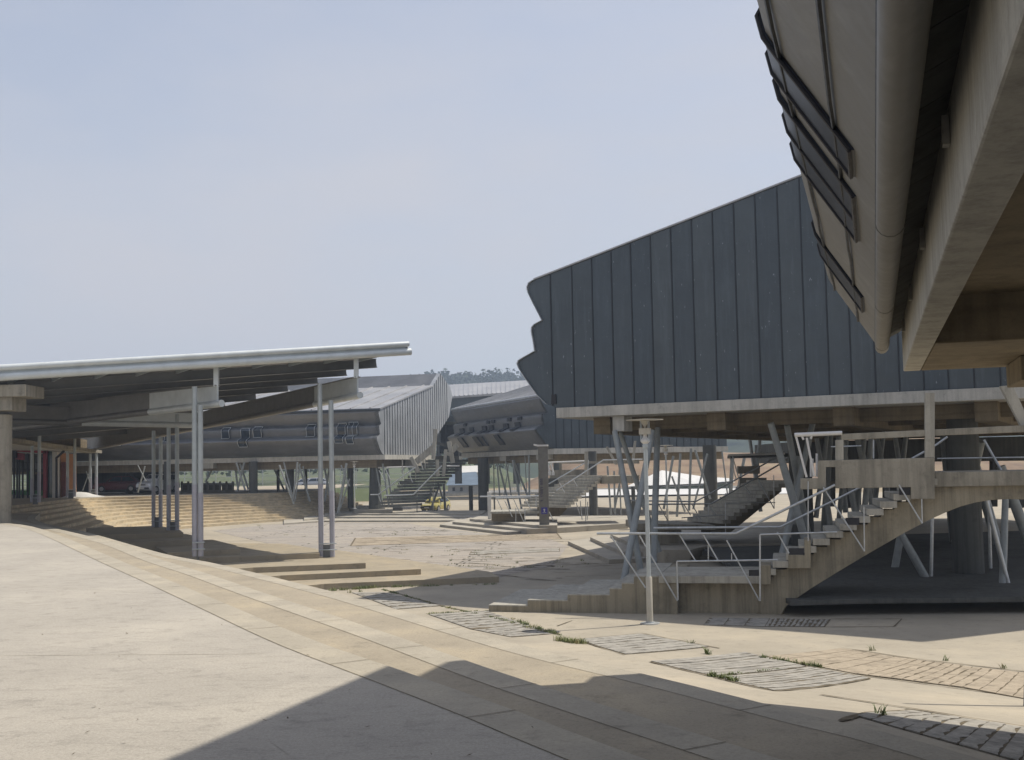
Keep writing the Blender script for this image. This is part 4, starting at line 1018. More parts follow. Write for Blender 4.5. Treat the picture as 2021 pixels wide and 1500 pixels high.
for i in range(11):
    a = fl + fd*(Lf*(i + .35)/11)
    mb = MB(); mb.beam(a - bd*.0 - n_r*.14, a + bd*2.55 - n_r*.09, .07, .14, n_r); mb.build('rafter', M['steel'], cp)
    if i % 2:
        b = a + bd*2.6
        mb = MB(); mb.beam(b - n_r*.1 + fd*.4, b + fd*.4 - n_r*.05 + bd*.03, .3, .32, n_r); mb.build('cleat', M['steel_dark'], cp)
def girder(n0t, n0b, D0, f0t, f0b, D1, split=.17):
    """plate girder: web and top flange with a round tube along its foot"""
    At, Ab, Bt, Bb = P(*n0t, D0), P(*n0b, D0), P(*f0t, D1), P(*f0b, D1)
    Ab.x, Ab.y = At.x, At.y; Bb.x, Bb.y = Bt.x, Bt.y
    d = (Bb - Ab).normalized(); sd = V((d.y, -d.x, 0)).normalized()
    mb = MB(); mb.hexa([Ab-sd*.02, Bb-sd*.02, Bb+sd*.02, Ab+sd*.02], [At-sd*.02, Bt-sd*.02, Bt+sd*.02, At+sd*.02]); mb.build('girder_web', M['girder'], cp)
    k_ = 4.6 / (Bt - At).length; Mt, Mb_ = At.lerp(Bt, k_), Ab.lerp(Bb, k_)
    mb = MB(); mb.hexa([Ab-sd*.032-d*.03, Mb_-sd*.032, Mb_+sd*.032, Ab+sd*.032-d*.03], [At-sd*.032-d*.03, Mt-sd*.032, Mt+sd*.032, At+sd*.032-d*.03]); mb.build('girder_pale_end', M['steel_pale'], cp)  # near end of web and foot tube made paler than the rest
    mb = MB(); mb.beam(At + d*-.05 + V((0,0,.018)), Bt + V((0,0,.018)), .24, .035); mb.build('girder_flange', M['girder'], cp)
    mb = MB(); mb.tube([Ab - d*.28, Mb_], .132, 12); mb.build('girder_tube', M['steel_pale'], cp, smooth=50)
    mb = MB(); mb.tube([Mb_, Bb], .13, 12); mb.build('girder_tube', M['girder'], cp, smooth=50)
    return At, Ab, Bt, Bb
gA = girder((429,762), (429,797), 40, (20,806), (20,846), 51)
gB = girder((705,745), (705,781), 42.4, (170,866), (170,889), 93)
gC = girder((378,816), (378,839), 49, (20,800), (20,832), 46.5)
for (u, v0, v1, D) in ((427,722,763,40.0),(703,706,746,42.4)):
    mb = MB(); mb.beam(P(u,v1,D), P(u,v0,D), .17, .17, (1,0,0)); mb.build('hanger', M['steel_pale'], cp)
def post_pair(u1, u2, vt1, vt2, vb, D, r, mat='steel'):
    for u, vt in ((u1, vt1), (u2, vt2)):
        b, t = P(u, vb, D), P(u, vt, D); mb = MB(); b.z -= .05
        mb.tube([b, V((b.x, b.y, t.z))], r, 14); cl = mb.build('column', M[mat], cp, smooth=50)
        mb = MB(); mb.tube([b, V((b.x, b.y, b.z + .42*(t.z-b.z)))], r + .004, 14); mb.build('column_lower', M['column_lower'], cl, smooth=50)  # wrap giving the lower post a darker, more violet tone
    a, b = P(u1, vb-2, D), P(u2, vb-2, D)
    mb = MB(); c = (a + b)/2; mb.box(V((c.x, c.y, c.z-.25)), max(.06, (b-a).length - 2*r + .06), .10, .62); mb.build('base_plate', M['steel_dark'], cp)
    for dz in (.18, .42):
        mb = MB(); mb.tube([V((a.x-.05, a.y-.16, c.z+dz)), V((b.x+.2, b.y-.16, c.z+dz))], .022, 6); mb.build('base_bar', M['steel'], cp)
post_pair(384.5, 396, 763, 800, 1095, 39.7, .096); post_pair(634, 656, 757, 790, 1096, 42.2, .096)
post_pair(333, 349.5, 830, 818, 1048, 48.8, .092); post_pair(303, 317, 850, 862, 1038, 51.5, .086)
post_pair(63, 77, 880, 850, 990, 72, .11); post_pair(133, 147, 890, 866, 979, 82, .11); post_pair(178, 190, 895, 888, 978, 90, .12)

# ------------------------------------------------------------------ the glazed shop front and its concrete column
cc = thing('concrete_column', 'round concrete column with stepped crosshead at the left edge of the terrace', 'column', Z(-3, 1031, ZT))
b = Z(-3, 1031, ZT); mb = MB(); mb.lathe(V((b.x, b.y, ZT-.1)), [(.405,0),(.405,3.75)], 28); mb.build('shaft', M['conc'], cc, smooth=40)
def at_(u, v): return P(u, v, b.y)
mb = MB(); z0, z1, z2 = at_(0,812).z, at_(0,786).z, at_(0,763).z
mb.prism([V((b.x-3,b.y-.55,z0)), V((at_(38,800).x,b.y-.55,z0)), V((at_(38,800).x,b.y-.55,z1)), V((b.x-3,b.y-.55,z1))], V((0,1.1,0))); mb.build('crosshead', M['conc'], cc, bevel=.015)
mb = MB(); mb.prism([V((b.x-3,b.y-.75,z1)), V((at_(69,775).x,b.y-.75,z1)), V((at_(69,775).x,b.y-.75,z2)), V((b.x-3,b.y-.75,z2))], V((0,1.5,0))); mb.build('cap_slab', M['conc'], cc, bevel=.015)
sh = thing('shop_front', 'shop with red framed glazing, white pier and orange wall under a concrete beam', 'shop', P(90, 985, 86))
M['tealglass'] = glass('shop_glass', (.05,.09,.09), .05)
def sbox(name, px, D, depth, mat): return xprism(sh, name, px, D, depth, mat)
mb = MB(); a0, a1 = P(-40,832,68), P(172,868,89); c0, c1 = P(-40,862,68), P(172,889,89)
mb.hexa([c0, c1, c1+V((-.5,.4,0)), c0+V((-.5,.4,0))], [a0, a1, a1+V((-.5,.4,0)), a0+V((-.5,.4,0))]); mb.build('concrete_beam', M['conc_brown'], sh)
mb = MB(); a0, a1 = P(-40,862,68.2), P(188,892,90.5); mb.beam(a0, a1, 1.1, .24); mb.build('beam_ledge', M['conc'], sh)
mb = MB(); a0, a1 = P(-30,872,74), P(188,893,91); a2 = a1 + V((-10,8,0)); a3 = a0 + V((-10,8,0)); mb.prism([a0,a1,a2,a3], (0,0,.2)); mb.build('ceiling', M['offwhite'], sh)
sbox('red_header', [(-20,876),(92,885),(92,895),(-20,888)], 88, .3, 'red'); sbox('red_post', [(85,886),(91.5,886),(91.5,984),(85,984)], 88, .35, 'red')
sbox('red_post', [(30,893),(46,895),(46,908),(30,906)], 88.2, .3, 'red'); sbox('red_post', [(22,884),(31,884),(31,905),(22,903)], 87.8, .3, 'black')
sbox('glazing', [(92,890),(103,891),(103,985),(92,985)], 88.3, .06, 'tealglass')
sbox('white_pier', [(103,891),(113,892),(113,985),(103,985)], 87.8, .8, 'offwhite')
sbox('orange_wall', [(113,893),(147,897),(147,983),(113,983)], 88.4, .4, 'orange'); sbox('door', [(121,912),(129,912),(129,981),(121,981)], 88.2, .18, 'doorbrown')
mb = MB(); mb.tube([P(111.5,984,87.2),P(111.5,904,87.2),P(127,889,87.2)], .10, 6); mb.build('downpipe', M['black'], sh)
for u in (27, 33, 37.5, 44, 54, 66): sbox('mullion', [(u-1.2,895),(u+1.2,895),(u+1.2,986),(u-1.2,986)], 88.3, .15, 'black')
sbox('transom', [(20,913),(85,915),(85,926),(20,924)], 88.9, .2, 'steel_dark')
sbox('interior_wall', [(-20,880),(86,890),(86,932),(-20,930)], 95, .3, 'conc_dark')
M['green'] = plain('green_panel', (.05,.16,.05), .5)
sbox('green_panel', [(52,930),(58,930),(58,972),(52,972)], 93, .2, 'green'); sbox('counter', [(20,967),(84,969),(84,978),(20,976)], 93.5, .4, 'green')
tp = P(165, 975, 88); mb = MB(); rr_ = random.Random(5)
vs = []; nx_, ny_ = 12, 7
for j in range(ny_):
    for i in range(nx_):
        x, y = (i/(nx_-1)-.5), (j/(ny_-1)-.5); h = max(0, .62*(1-(abs(x)*2)**2.2)*(1-(abs(y)*2)**2))*(1-.7*(x+.5)) + .05*mnoise.noise(V((i*.7,j*.7,0)))
        vs.append(V((tp.x + x*3.0, tp.y + y*1.6, ZP + max(0.005, h))))
mb.add(vs, [[j*nx_+i, j*nx_+i+1, (j+1)*nx_+i+1, (j+1)*nx_+i] for j in range(ny_-1) for i in range(nx_-1)])
tag(mb.build('tarpaulin', M['white'], smooth=60, at=V((tp.x,tp.y,ZP))), 'white tarpaulin heaped on the paving beside the orange wall', 'tarpaulin')

# ------------------------------------------------------------------ lamps
def lamp(u, vb, vt, D, label, off_z=0.0):
    bp = P(u, vb, D); tz = P(u, vt, D).z; H = tz - bp.z; k = H / 5.0
    r = thing('street_lamp', label, 'street lamp', bp, 'disc topped lamps in the plaza')
    X, Y, Z0 = bp.x, bp.y, bp.z
    def ring(name, prof, mat, n=20): 
        mb = MB(); mb.lathe(V((X, Y, Z0)), [(a*k, c*k) for a, c in prof], n); return mb.build(name, M[mat], r, smooth=35)
    ring('base_plate', [(.24,-.02),(.24,.025),(.1,.03),(.1,.06)], 'galv'); ring('pole_foot', [(.078,.0),(.078,1.12),(.06,1.15)], 'tan'); ring('pole', [(.054,1.13),(.05,4.3),(.05,4.36)], 'steel')
    ring('pole_collar', [(.055,4.28),(.07,4.31),(.07,4.38),(.05,4.41)], 'steel')
    ring('lamp_bell', [(.06,4.40),(.11,4.45),(.115,4.49),(.06,4.55),(.045,4.62),(.045,4.65)], 'white')
    ring('ring', [(.05,4.63),(.15,4.635),(.15,4.785),(.05,4.79)], 'tan')
    for q in range(4):
        an = .5 + q*math.pi/2; mb = MB(); x_, y_ = X+.135*k*math.cos(an), Y+.135*k*math.sin(an)
        mb.tube([V((x_, y_, Z0+4.46*k)), V((x_, y_, Z0+5.02*k))], .009*k, 6); mb.build('rod', M['steel'], r)
    ring('reflector', [(.015,4.78),(.02,4.82),(.10,4.95),(.11,4.97)], 'tan')
    ring('disc', [(.04,4.97),(.46,4.985),(.46,5.0),(.04,5.02)], 'tan', 28)
    return r

bL = G(1283, 1231)
lamp(1283, 1231, 828, bL.y, 'tall disc topped lamp in front of the nearest staircase')
lamp(1318, 1040, 879, 67, 'disc topped lamp behind the crossed columns of the dark wing')
lamp(976, 1007, 900, 98, 'disc topped lamp beside the white stub pillar')
lamp(700, 1004, 911, 85, 'farthest disc topped lamp, before the pale end wall')

# ------------------------------------------------------------------ sign pillar and stub pillar
M['signgrey'] = plain('sign_paint', (.16,.153,.135), .55)
sp0 = Z(1075, 1036, .48); sg_ = thing('sign_pillar', 'grey sign pillar with dark upright lettering, blue plaque and white cap', 'sign', sp0)
DS = sp0.y; x0, x1 = P(1064,1000,DS).x, P(1083.5,1000,DS).x; zt_ = P(1073,881,DS).z
mb = MB(); mb.prism([V((x0,DS,.46)), V((x1,DS,.46)), V((x1,DS,zt_)), V((x0,DS,zt_))], V((0,.36,0))); mb.build('slab', M['signgrey'], sg_, bevel=.01)
xc0, xc1 = P(1053,878,DS).x, P(1083,878,DS).x
mb = MB(); mb.prism([V((xc0,DS+.05,zt_+.06)), V((x0,DS-.12,zt_+.003)), V((x1,DS-.12,zt_+.003)), V((x1+.05,DS+.45,zt_+.003)), V((x0,DS+.45,zt_+.003))], (0,0,.10)); mb.build('cap', M['white'], sg_)
M['blue'] = plain('blue_plaque', (.035,.03,.25), .4); M['ink'] = plain('dark_lettering', (.03,.025,.07), .5)
bx0, bx1, bz0, bz1 = P(1068.5,1015,DS).x, P(1080.5,1015,DS).x, P(1074,1014.5,DS).z, P(1074,1001.5,DS).z
mb = MB(); mb.prism([V((bx0,DS-.02,bz0)), V((bx1,DS-.02,bz0)), V((bx1,DS-.02,bz1)), V((bx0,DS-.02,bz1))], V((0,.017,0))); pq = mb.build('plaque', M['blue'], sg_)
cxm, czm = (bx0+bx1)/2, (bz0+bz1)/2
mb = MB(); mb.lathe(V((0,0,0)), [(.055,0),(.055,.012)], 14)
mb.v = [V((cxm + p.x, DS-.022-p.z, czm + .06 + p.y)) for p in mb.v]; mb.build('emblem', M['galv'], pq)
mb = MB(); mb.prism([V((cxm-.04,DS-.034,czm-.06)), V((cxm+.04,DS-.034,czm-.06)), V((cxm+.028,DS-.034,czm+.012)), V((cxm-.028,DS-.034,czm+.012))], V((0,.012,0))); mb.build('emblem', M['galv'], pq)
mb = MB(); mb.prism([V((cxm-.11,DS-.034,czm-.125)), V((cxm+.11,DS-.034,czm-.125)), V((cxm+.11,DS-.034,czm-.10)), V((cxm-.11,DS-.034,czm-.10))], V((0,.012,0))); mb.build('plaque_line', M['galv'], pq)
# the upright lettering is too small to read in the photograph: two groups of short dark bars of letter size
zz0, zz1 = P(1069,989,DS).z, P(1069,945,DS).z; lx = P(1069.2,965,DS).x
lr = random.Random(11); zcur = zz1; k = 0; mb = MB()
while zcur > zz0:
    h = lr.uniform(.075,.10); wv = .15
    if k not in (3, 9):
        mb.prism([V((lx-wv/2,DS-.012,zcur-h)), V((lx-wv/2+.035,DS-.012,zcur-h)), V((lx-wv/2+.035,DS-.012,zcur)), V((lx-wv/2,DS-.012,zcur))], V((0,.009,0)))
        mb.prism([V((lx-wv/2+.036,DS-.012,zcur-.03)), V((lx+wv/2,DS-.012,zcur-.03)), V((lx+wv/2,DS-.012,zcur)), V((lx-wv/2+.036,DS-.012,zcur))], V((0,.009,0)))
        if lr.random() < .6: mb.prism([V((lx-wv/2+.036,DS-.012,zcur-h)), V((lx+wv/2,DS-.012,zcur-h)), V((lx+wv/2,DS-.012,zcur-h+.026)), V((lx-wv/2+.036,DS-.012,zcur-h+.026))], V((0,.009,0)))
    zcur -= h + .035; k += 1
tag(mb.build('lettering', M['ink'], sg_), kind='stuff')
wp = Z(965, 1029, .34); dw = wp.y; mb = MB(); a, b, c, d = P(963,1029,dw), P(970,1029,dw), P(969,971,dw), P(961.5,971,dw)
mb.prism([V((a.x,dw,.32)), V((b.x,dw,.32)), c, d], V((0,.4,0))); tag(mb.build('stub_pillar', M['offwhite'], bevel=.02, at=V((a.x,dw,.32))), 'slim white concrete stub pillar standing on the low platform steps', 'pillar')

# ------------------------------------------------------------------ vehicles
M['tyre'] = plain('tyre_rubber', (.02,.02,.02), .85); M['rim'] = plain('wheel_rim', (.4,.4,.42), .35, .7); M['lampglass'] = plain('headlamp_glass', (.6,.62,.65), .15); M['trim'] = plain('dark_trim', (.03,.03,.035), .6)
def paint(name, c):
    m = plain(name, c, .3, .1, .06, 2); m.node_tree.nodes['Principled BSDF'].inputs['Coat Weight'].default_value = .6; return m
M['yellow'] = paint('yellow_paint', (.50,.43,.12)); M['darkred'] = paint('dark_red_paint', (.13,.012,.02)); M['vanwhite'] = paint('white_van_paint', (.62,.63,.66)); M['silver'] = paint('silver_paint', (.5,.52,.56))
def car(label, cat_, pos, head, mat, L=4.0, W=1.68, H=1.42, van=False, name='parked_car', roof_mat=None):
    """x forward; body and cabin lofted from cross-sections, glass, wheels, lamps and bumpers"""
    r = thing(name, label, cat_, pos); ch, sh_ = math.cos(head), math.sin(head)
    def T(x, y, z): return V((pos.x + ch*x - sh_*y, pos.y + sh_*x + ch*y, pos.z + z))
    def loft(secs, mat_, nm, sm_=40):
        mb = MB(); n = len(secs[0]); vs = [T(*p) for s_ in secs for p in s_]
        fs = [[i*n+k, i*n+(k+1)%n, (i+1)*n+(k+1)%n, (i+1)*n+k] for i in range(len(secs)-1) for k in range(n)]
        fs += [list(range(n))[::-1], [(len(secs)-1)*n+k for k in range(n)]]
        mb.add(vs, fs); return mb.build(nm, mat_, r, smooth=sm_)
    def sec(x, w, zb, zt, r_=.1): 
        h = w/2; return [(x,-h+r_*.6,zb),(x,h-r_*.6,zb),(x,h,zb+r_),(x,h,zt-r_*1.6),(x,h-r_*.9,zt),(x,-h+r_*.9,zt),(x,-h,zt-r_*1.6),(x,-h,zb+r_)]
    hl = L/2; zb, zh = .22, .62*H
    hood = zh if not van else zh*1.05
    loft([sec(hl,W*.84,.32,hood*.74,.09), sec(hl-.18,W*.96,zb,hood*.86), sec(hl-.9,W,zb,hood*.97), sec(hl*.25,W,zb,zh*1.04), sec(-hl*.6,W,zb,zh*1.06), sec(-hl+.2,W*.97,zb,zh*1.02), sec(-hl,W*.88,.34,zh*.92,.09)], mat, 'body')
    xs_ = ((hl*.42, hl*.14, -hl*.60, -hl*.93) if not van else (hl*.50, hl*.26, -hl*.86, -hl*.97))
    zc0, zc1 = zh*1.0, H
    loft([sec(xs_[0],W*.92,zc0-.05,zc0+.06,.02), sec(xs_[1],W*.78,zc0-.05,zc1-.03,.06), sec((xs_[1]+xs_[2])/2,W*.80,zc0-.05,zc1,.06), sec(xs_[2],W*.78,zc0-.05,zc1-.03,.06), sec(xs_[3],W*.90,zc0-.05,zc0+.08,.02)], roof_mat or mat, 'cabin')
    def pane(pts, nm='window'):
        mb = MB(); mb.add([T(*p) for p in pts], [list(range(len(pts)))]); mb.build(nm, M['glass'], r)
    o = .015
    f0, f1 = zc0+.09, zc1-.1
    lerp = lambda a, b, t: a + (b-a)*t
    pane([(xs_[0]-.06+o*2,-W*.42,f0),(xs_[0]-.06+o*2,W*.42,f0),(xs_[1]+.04+o*2,W*.345,f1),(xs_[1]+.04+o*2,-W*.345,f1)], 'windscreen')
    pane([(xs_[3]+.06-o*2,-W*.40,f0),(xs_[3]+.06-o*2,W*.40,f0),(xs_[2]-.04-o*2,W*.34,f1),(xs_[2]-.04-o*2,-W*.34,f1)], 'rear_window')
    for sd in (-1, 1):
        xm = lerp(xs_[1], xs_[2], .5)
        pane([(xs_[0]-.22,sd*(W*.455+o),f0),(xm+.04,sd*(W*.457+o),f0),(xm+.04,sd*(W*.405+o),f1),(xs_[1]-.0,sd*(W*.395+o),f1)])
        pane([(xm-.04,sd*(W*.457+o),f0),(xs_[3]+.25,sd*(W*.452+o),f0),(xs_[2]+.02,sd*(W*.395+o),f1),(xm-.04,sd*(W*.405+o),f1)])
        for xw in (hl-.78, -hl+.72):
            mb = MB(); yw = sd*(W/2-.09); mb.tube([T(xw, yw-.1, .30), T(xw, yw+.1, .30)], .30, 18); wh = mb.build('wheel', M['tyre'], r, smooth=40)
            mb = MB(); mb.tube([T(xw, yw+sd*.095, .30), T(xw, yw+sd*.115, .30)], .18, 14); mb.build('rim', M['rim'], wh)
        mb = MB(); mb.prism([T(hl-.06,sd*W*.40,hood*.60),T(hl-.0,sd*W*.24,hood*.60),T(hl-.02,sd*W*.24,hood*.74),T(hl-.08,sd*W*.40,hood*.74)], T(.03,0,0)-T(0,0,0)); mb.build('headlight', M['lampglass'], r)
        mb = MB(); mb.beam(T(xs_[0]-.3, sd*(W/2), zc0+.1), T(xs_[0]-.3, sd*(W/2+.16), zc0+.12), .1, .12); mb.build('mirror', M['trim'], r)
    for xb in (hl+.01, -hl-.01):
        mb = MB(); mb.beam(T(xb, -W*.42, .42), T(xb, W*.42, .42), .1, .16); mb.build('bumper', M['trim'], r, bevel=.02)
    mb = MB(); mb.prism([T(hl+.065,-.26,.36),T(hl+.065,.26,.36),T(hl+.065,.26,.48),T(hl+.065,-.26,.48)], T(.01,0,0)-T(0,0,0)); mb.build('number_plate', M['white'], r)
    mb = MB(); mb.prism([T(hl-.01,-.34,hood*.62),T(hl-.01,.34,hood*.62),T(hl-.01,.34,hood*.72),T(hl-.01,-.34,hood*.72)], T(.03,0,0)-T(0,0,0)); mb.build('grille', M['trim'], r)
    return r
q = P(860, 1009.5, 99); car('yellow hatchback facing the plaza under the far linking stair', 'car', V((q.x, q.y, q.z)), -1.95, M['yellow'], 3.5, 1.55, 1.32)
q = P(233, 971, 97); car('dark red saloon in the shade under the far left wing', 'car', V((q.x, q.y, q.z)), math.pi + .12, M['darkred'], 4.0, 1.7, 1.42)
q = P(312, 972, 95); car('white van with a tall rear box parked beside the dark red car', 'van', V((q.x, q.y, q.z)), -1.95, M['vanwhite'], 4.0, 1.65, 1.62, True, 'parked_van')
q = P(618, 963, 150); car('silver car on the road seen between far columns', 'car', V((q.x, q.y, q.z)), math.pi + .2, M['silver'], 4.2, 1.7, 1.4)
q = P(598, 964, 155); car('white car on the road beside the silver one', 'car', V((q.x, q.y, q.z)), math.pi + .2, M['vanwhite'], 4.2, 1.7, 1.4)

# low slatted barrier stacked on the upper level
bar = thing('slatted_barrier', 'weathered low slatted barrier standing along the top of the curved steps', 'barrier', P(410, 970, 98))
for i in range(9):
    u = 359 + i*12.6
    mb = MB(); a = P(u, 971, 98 - i*.1); mb.box(V((a.x, a.y, a.z)), .16, .16, .95); mb.build('post', M['conc'], bar)
for v0 in (969.5, 955.5):
    mb = MB(); mb.beam(P(357, v0, 98), P(462, v0, 97.2), .14, .18); mb.build('rail', M['conc'], bar)
for i in range(4):
    mb = MB(); a, b = P(360 + i*26, 962.5, 98.1), P(383 + i*26, 962.5, 98.0); mb.beam(a, b, .06, .5); mb.build('slat_panel', M['conc_brown'], bar)

# ------------------------------------------------------------------ country beyond
def field(name, px, z, mat):
    mb = MB(); mb.add([Z(u, v, z) for u, v in px], [list(range(len(px)))]); return tag(fix_up(mb.build(name, mat, recalc=False)), kind='structure')
M['grass'] = concrete('field_grass', (.085,.105,.04), .6, .08, rough=.95, warm=(.13,.12,.06)); M['earth'] = concrete('bare_earth', (.23,.155,.095), .6, .15, rough=.95, warm=(.26,.2,.12)); M['road'] = concrete('road_surface', (.20,.195,.185), .8, .2); M['drygrass'] = concrete('dry_ground', (.30,.245,.16), .7, .2, warm=(.34,.28,.18))
mb = MB(); mb.add([V((-2500,100,-.06)), V((2500,100,-.06)), V((2500,3000,-.06)), V((-2500,3000,-.06))], [[0,1,2,3]]); tag(fix_up(mb.build('far_ground', M['drygrass'], recalc=False)), kind='structure')
mb = MB(); mb.add([V((-250,160,-.03)), V((60,160,-.03)), V((60,178,-.03)), V((-250,178,-.03))], [[0,1,2,3]]); tag(fix_up(mb.build('far_road', M['road'], recalc=False)), kind='structure')
# grassy bank on the left, earth bank in the middle and right
def bank(name, x0, x1, y0, y1, h, mat, seed):
    nx_, ny_ = 40, 12
    return tag(grid_mesh([x0+(x1-x0)*i/nx_ for i in range(nx_+1)], [y0+(y1-y0)*j/ny_ for j in range(ny_+1)], lambda x, y: -.1 + h*sm((y-y0)/(y1-y0)) * (.8+.35*mnoise.noise(V((x*.03,y*.03,seed)))) * sm(min(x-x0, x1-x)/12+.02)).build(name, mat, smooth=60, recalc=False), kind='structure')
bank('grass_bank', -110, -8, 132, 146, 1.6, M['grass'], 1)
bank('earth_bank', 2, 130, 175, 235, 9.5, M['earth'], 2)
bank('grass_field', -220, 4, 185, 330, 6, M['grass'], 4)
# wooded hills
M['hill'] = concrete('hill_cover', (.035,.05,.022), .6, .02, rough=1, warm=(.10,.10,.05))
def hill_h(x, y):
    t = sm((y - 330) / 250) * (1 - .5*sm((y - 640) / 250))
    return t * (45 + 8*mnoise.noise(V((x*.006, y*.004, 3))) - 5*sm((x - 30)/120) - 13*sm((-42 - x)/40)) - .2
tag(grid_mesh([-900+30*i for i in range(61)], [300+30*i for i in range(30)], hill_h).build('hills', M['hill'], smooth=60, recalc=False), kind='structure')
def leafmat(name, c):
    m, nt, b = newmat(name); n = noise(nt, coords(nt), .35, 4)
    nt.links.new(ramp(nt, n, [(.35, tuple(x*.6 for x in c)), (.65, tuple(x*1.3 for x in c))]), b.inputs['Base Color']); b.inputs['Roughness'].default_value = .9; return m
M['leaf'] = leafmat('wood_foliage', (.028,.045,.022))
def clump(mb, c, rx, rz, n, r_, size):
    for _ in range(n):
        while True:
            p = V((r_.uniform(-1,1), r_.uniform(-1,1), r_.uniform(-1,1)))
            if .25 < p.length < 1: break
        q = c + V((p.x*rx, p.y*rx, p.z*rz)); a = V((r_.uniform(-1,1), r_.uniform(-1,1), r_.uniform(-.6,.6))).normalized(); b = a.cross(V((r_.uniform(-1,1), r_.uniform(-1,1), r_.uniform(-1,1)))).normalized()
        s_ = size*r_.uniform(.6,1.3); mb.add([q-a*s_, q-b*s_*.7, q+a*s_, q+b*s_*.7], [[0,1,2,3]])
mb = MB(); wr2 = random.Random(21)
for _ in range(900):
    x = wr2.uniform(-260, 190); y = wr2.uniform(400, 640)
    if wr2.random() < .5: y = wr2.uniform(540, 610)
    z = hill_h(x, y); h = wr2.uniform(6, 11); R_ = h*.34
    clump(mb, V((x, y, z + h*.55)), R_, h*.5, 44, wr2, 1.15)
tag(mb.build('hill_wood', M['leaf'], recalc=False), 'distant woodland covering the hills', 'woodland', kind='stuff')
# a belt of trees and mesh fence seen under the far left wing
mb = MB(); wr3 = random.Random(8)
for _ in range(90):
    x = wr3.uniform(-150, 0); h = wr3.uniform(5, 9); clump(mb, V((x, wr3.uniform(205, 235), h*.5+3)), 2.6, h*.5, 60, wr3, .6)
M['leaf2'] = leafmat('belt_foliage', (.10,.13,.08)); tag(mb.build('tree_belt', M['leaf2'], recalc=False), 'pale green belt of trees beyond the road', 'trees', kind='stuff')
fn = thing('mesh_fence', 'tall grey mesh fence behind the grassy bank under the far left wing', 'fence', V((-60,182,0)))
for i in range(40):
    mb = MB(); x = -112 + 2.6*i; mb.box(V((x, 182, .5)), .09, .09, 4.6); mb.build('post', M['galv'], fn)
for i in range(5):
    mb = MB(); mb.beam(V((-112,182,1.0+i*1.0)), V((-10.6,182,1.0+i*1.0)), .05, .06); mb.build('rail', M['galv'], fn)
# white roofed sheds on the right and the blue roofed house
def shed(label, px_eave, px_ridge, D, dep, wallv, group=None):
    r = thing('white_shed', label, 'shed', P(px_eave[0][0], wallv, D), group)
    mb = MB(); e = [P(u, v, D) for u, v in px_eave]; g = [P(u, v, D + dep) for u, v in px_ridge]
    n = len(e)
    for i in range(n-1): mb.add([e[i], e[i+1], g[i+1], g[i]], [[0,1,2,3]])
    mb.v += [p - V((0,0,.25)) for p in mb.v[:]]; k = len(mb.v)//2
    mb.f += [[i + k for i in f][::-1] for f in mb.f[:]]; mb.m *= 2
    mb.build('roof', M['white'], r)
    a, b = e[0], e[-1]; mb = MB(); mb.prism([V((a.x+.5,D+.6,-.1)), V((b.x-.5,D+.6,-.1)), V((b.x-.5,D+.6,b.z-.3)), V((a.x+.5,D+.6,a.z-.3))], V((0,dep*.8,0))); mb.build('wall', M['tealwall'], r)
    for i in range(8):
        x = a.x + (b.x-a.x)*(i+.5)/8; mb = MB(); mb.box(V((x, D+.35, -.1)), .12, .12, a.z); mb.build('post', M['steel_dark'], r)
    return r
M['tealwall'] = plain('teal_wall', (.16,.22,.20), .6, 0, .25, .3)
shed('long low white roof right of the sign pillar, nearest of the white sheds', [(1090,983),(1180,978),(1330,976),(1560,974)], [(1090,971),(1180,966),(1330,965),(1560,963)], 128, 7, 1004)
shed('white hipped shed with a peaked roof behind the long low white one', [(1236,960),(1309,957),(1392,954),(1450,949)], [(1262,950),(1306,928),(1391,941),(1446,944)], 150, 6, 990)
hs = thing('house', 'small pale house with blue grey tiled roof beyond the yellow car', 'house', P(915, 975, 165))
xprism(hs, 'wall', [(884,958),(945,958),(945,980),(884,980)], 165, 8, 'offwhite')
for (u0,u1) in ((893,898),(908,913),(925,930)): xprism(hs, 'window', [(u0,962),(u1,962),(u1,969),(u0,969)], 164.9, .2, 'glass')
M['bluetile'] = plain('blue_grey_tile', (.10,.14,.19), .7, 0, .2, .6)
mb = MB(); a, b, c, d = P(880,958,164), P(950,957,164), P(940,931,170), P(892,934,170); e_, f_ = P(880,958,176), P(950,957,176)
mb.add([a,b,c,d,e_,f_], [[0,1,2,3],[3,2,5,4],[0,3,4],[1,5,2],[0,4,5,1]]); mb.build('roof', M['bluetile'], hs)
rb = thing('roadside_roof', 'pale low pitched barn roof on the slope above the blue roofed house', 'barn', P(930, 925, 200))
mb = MB(); a, b, c, d = P(905,938,200), P(960,934,200), P(960,921,212), P(910,923,212); mb.prism([a,b,c,d], (0,0,.3)); mb.build('roof', M['offwhite'], rb); xprism(rb, 'wall', [(907,938),(958,934.5),(958,946),(907,946)], 201, 6, 'offwhite')
gt = thing('white_gate', 'white barred gate in front of the brown earth bank', 'gate', P(1018, 972, 165))
for u in (1009,1012,1015,1018,1026,1029): xprism(gt, 'bar', [(u-.6,951),(u+.6,951),(u+.6,972),(u-.6,972)], 165, .15, 'white')
for v in (952, 963): xprism(gt, 'rail', [(1008,v-.6),(1030,v-.6),(1030,v+.6),(1008,v+.6)], 164.9, .12, 'white')
xprism(gt, 'post', [(1019.5,951),(1025,951),(1025,972),(1019.5,972)], 165, .1, 'tealwall')
gr = thing('guard_rail', 'grey guard rail along the road behind the plaza', 'guard rail', P(915, 985, 150))
mb = MB(); mb.beam(P(700,978,150), P(1100,974,150), .12, .45); mb.build('rail', M['galv'], gr)
for i in range(20):
    mb = MB(); a = P(705 + i*20, 978 - i*.2, 150.2); mb.box(V((a.x, a.y, -.05)), .12, .12, max(.3, a.z)); mb.build('post', M['galv'], gr)

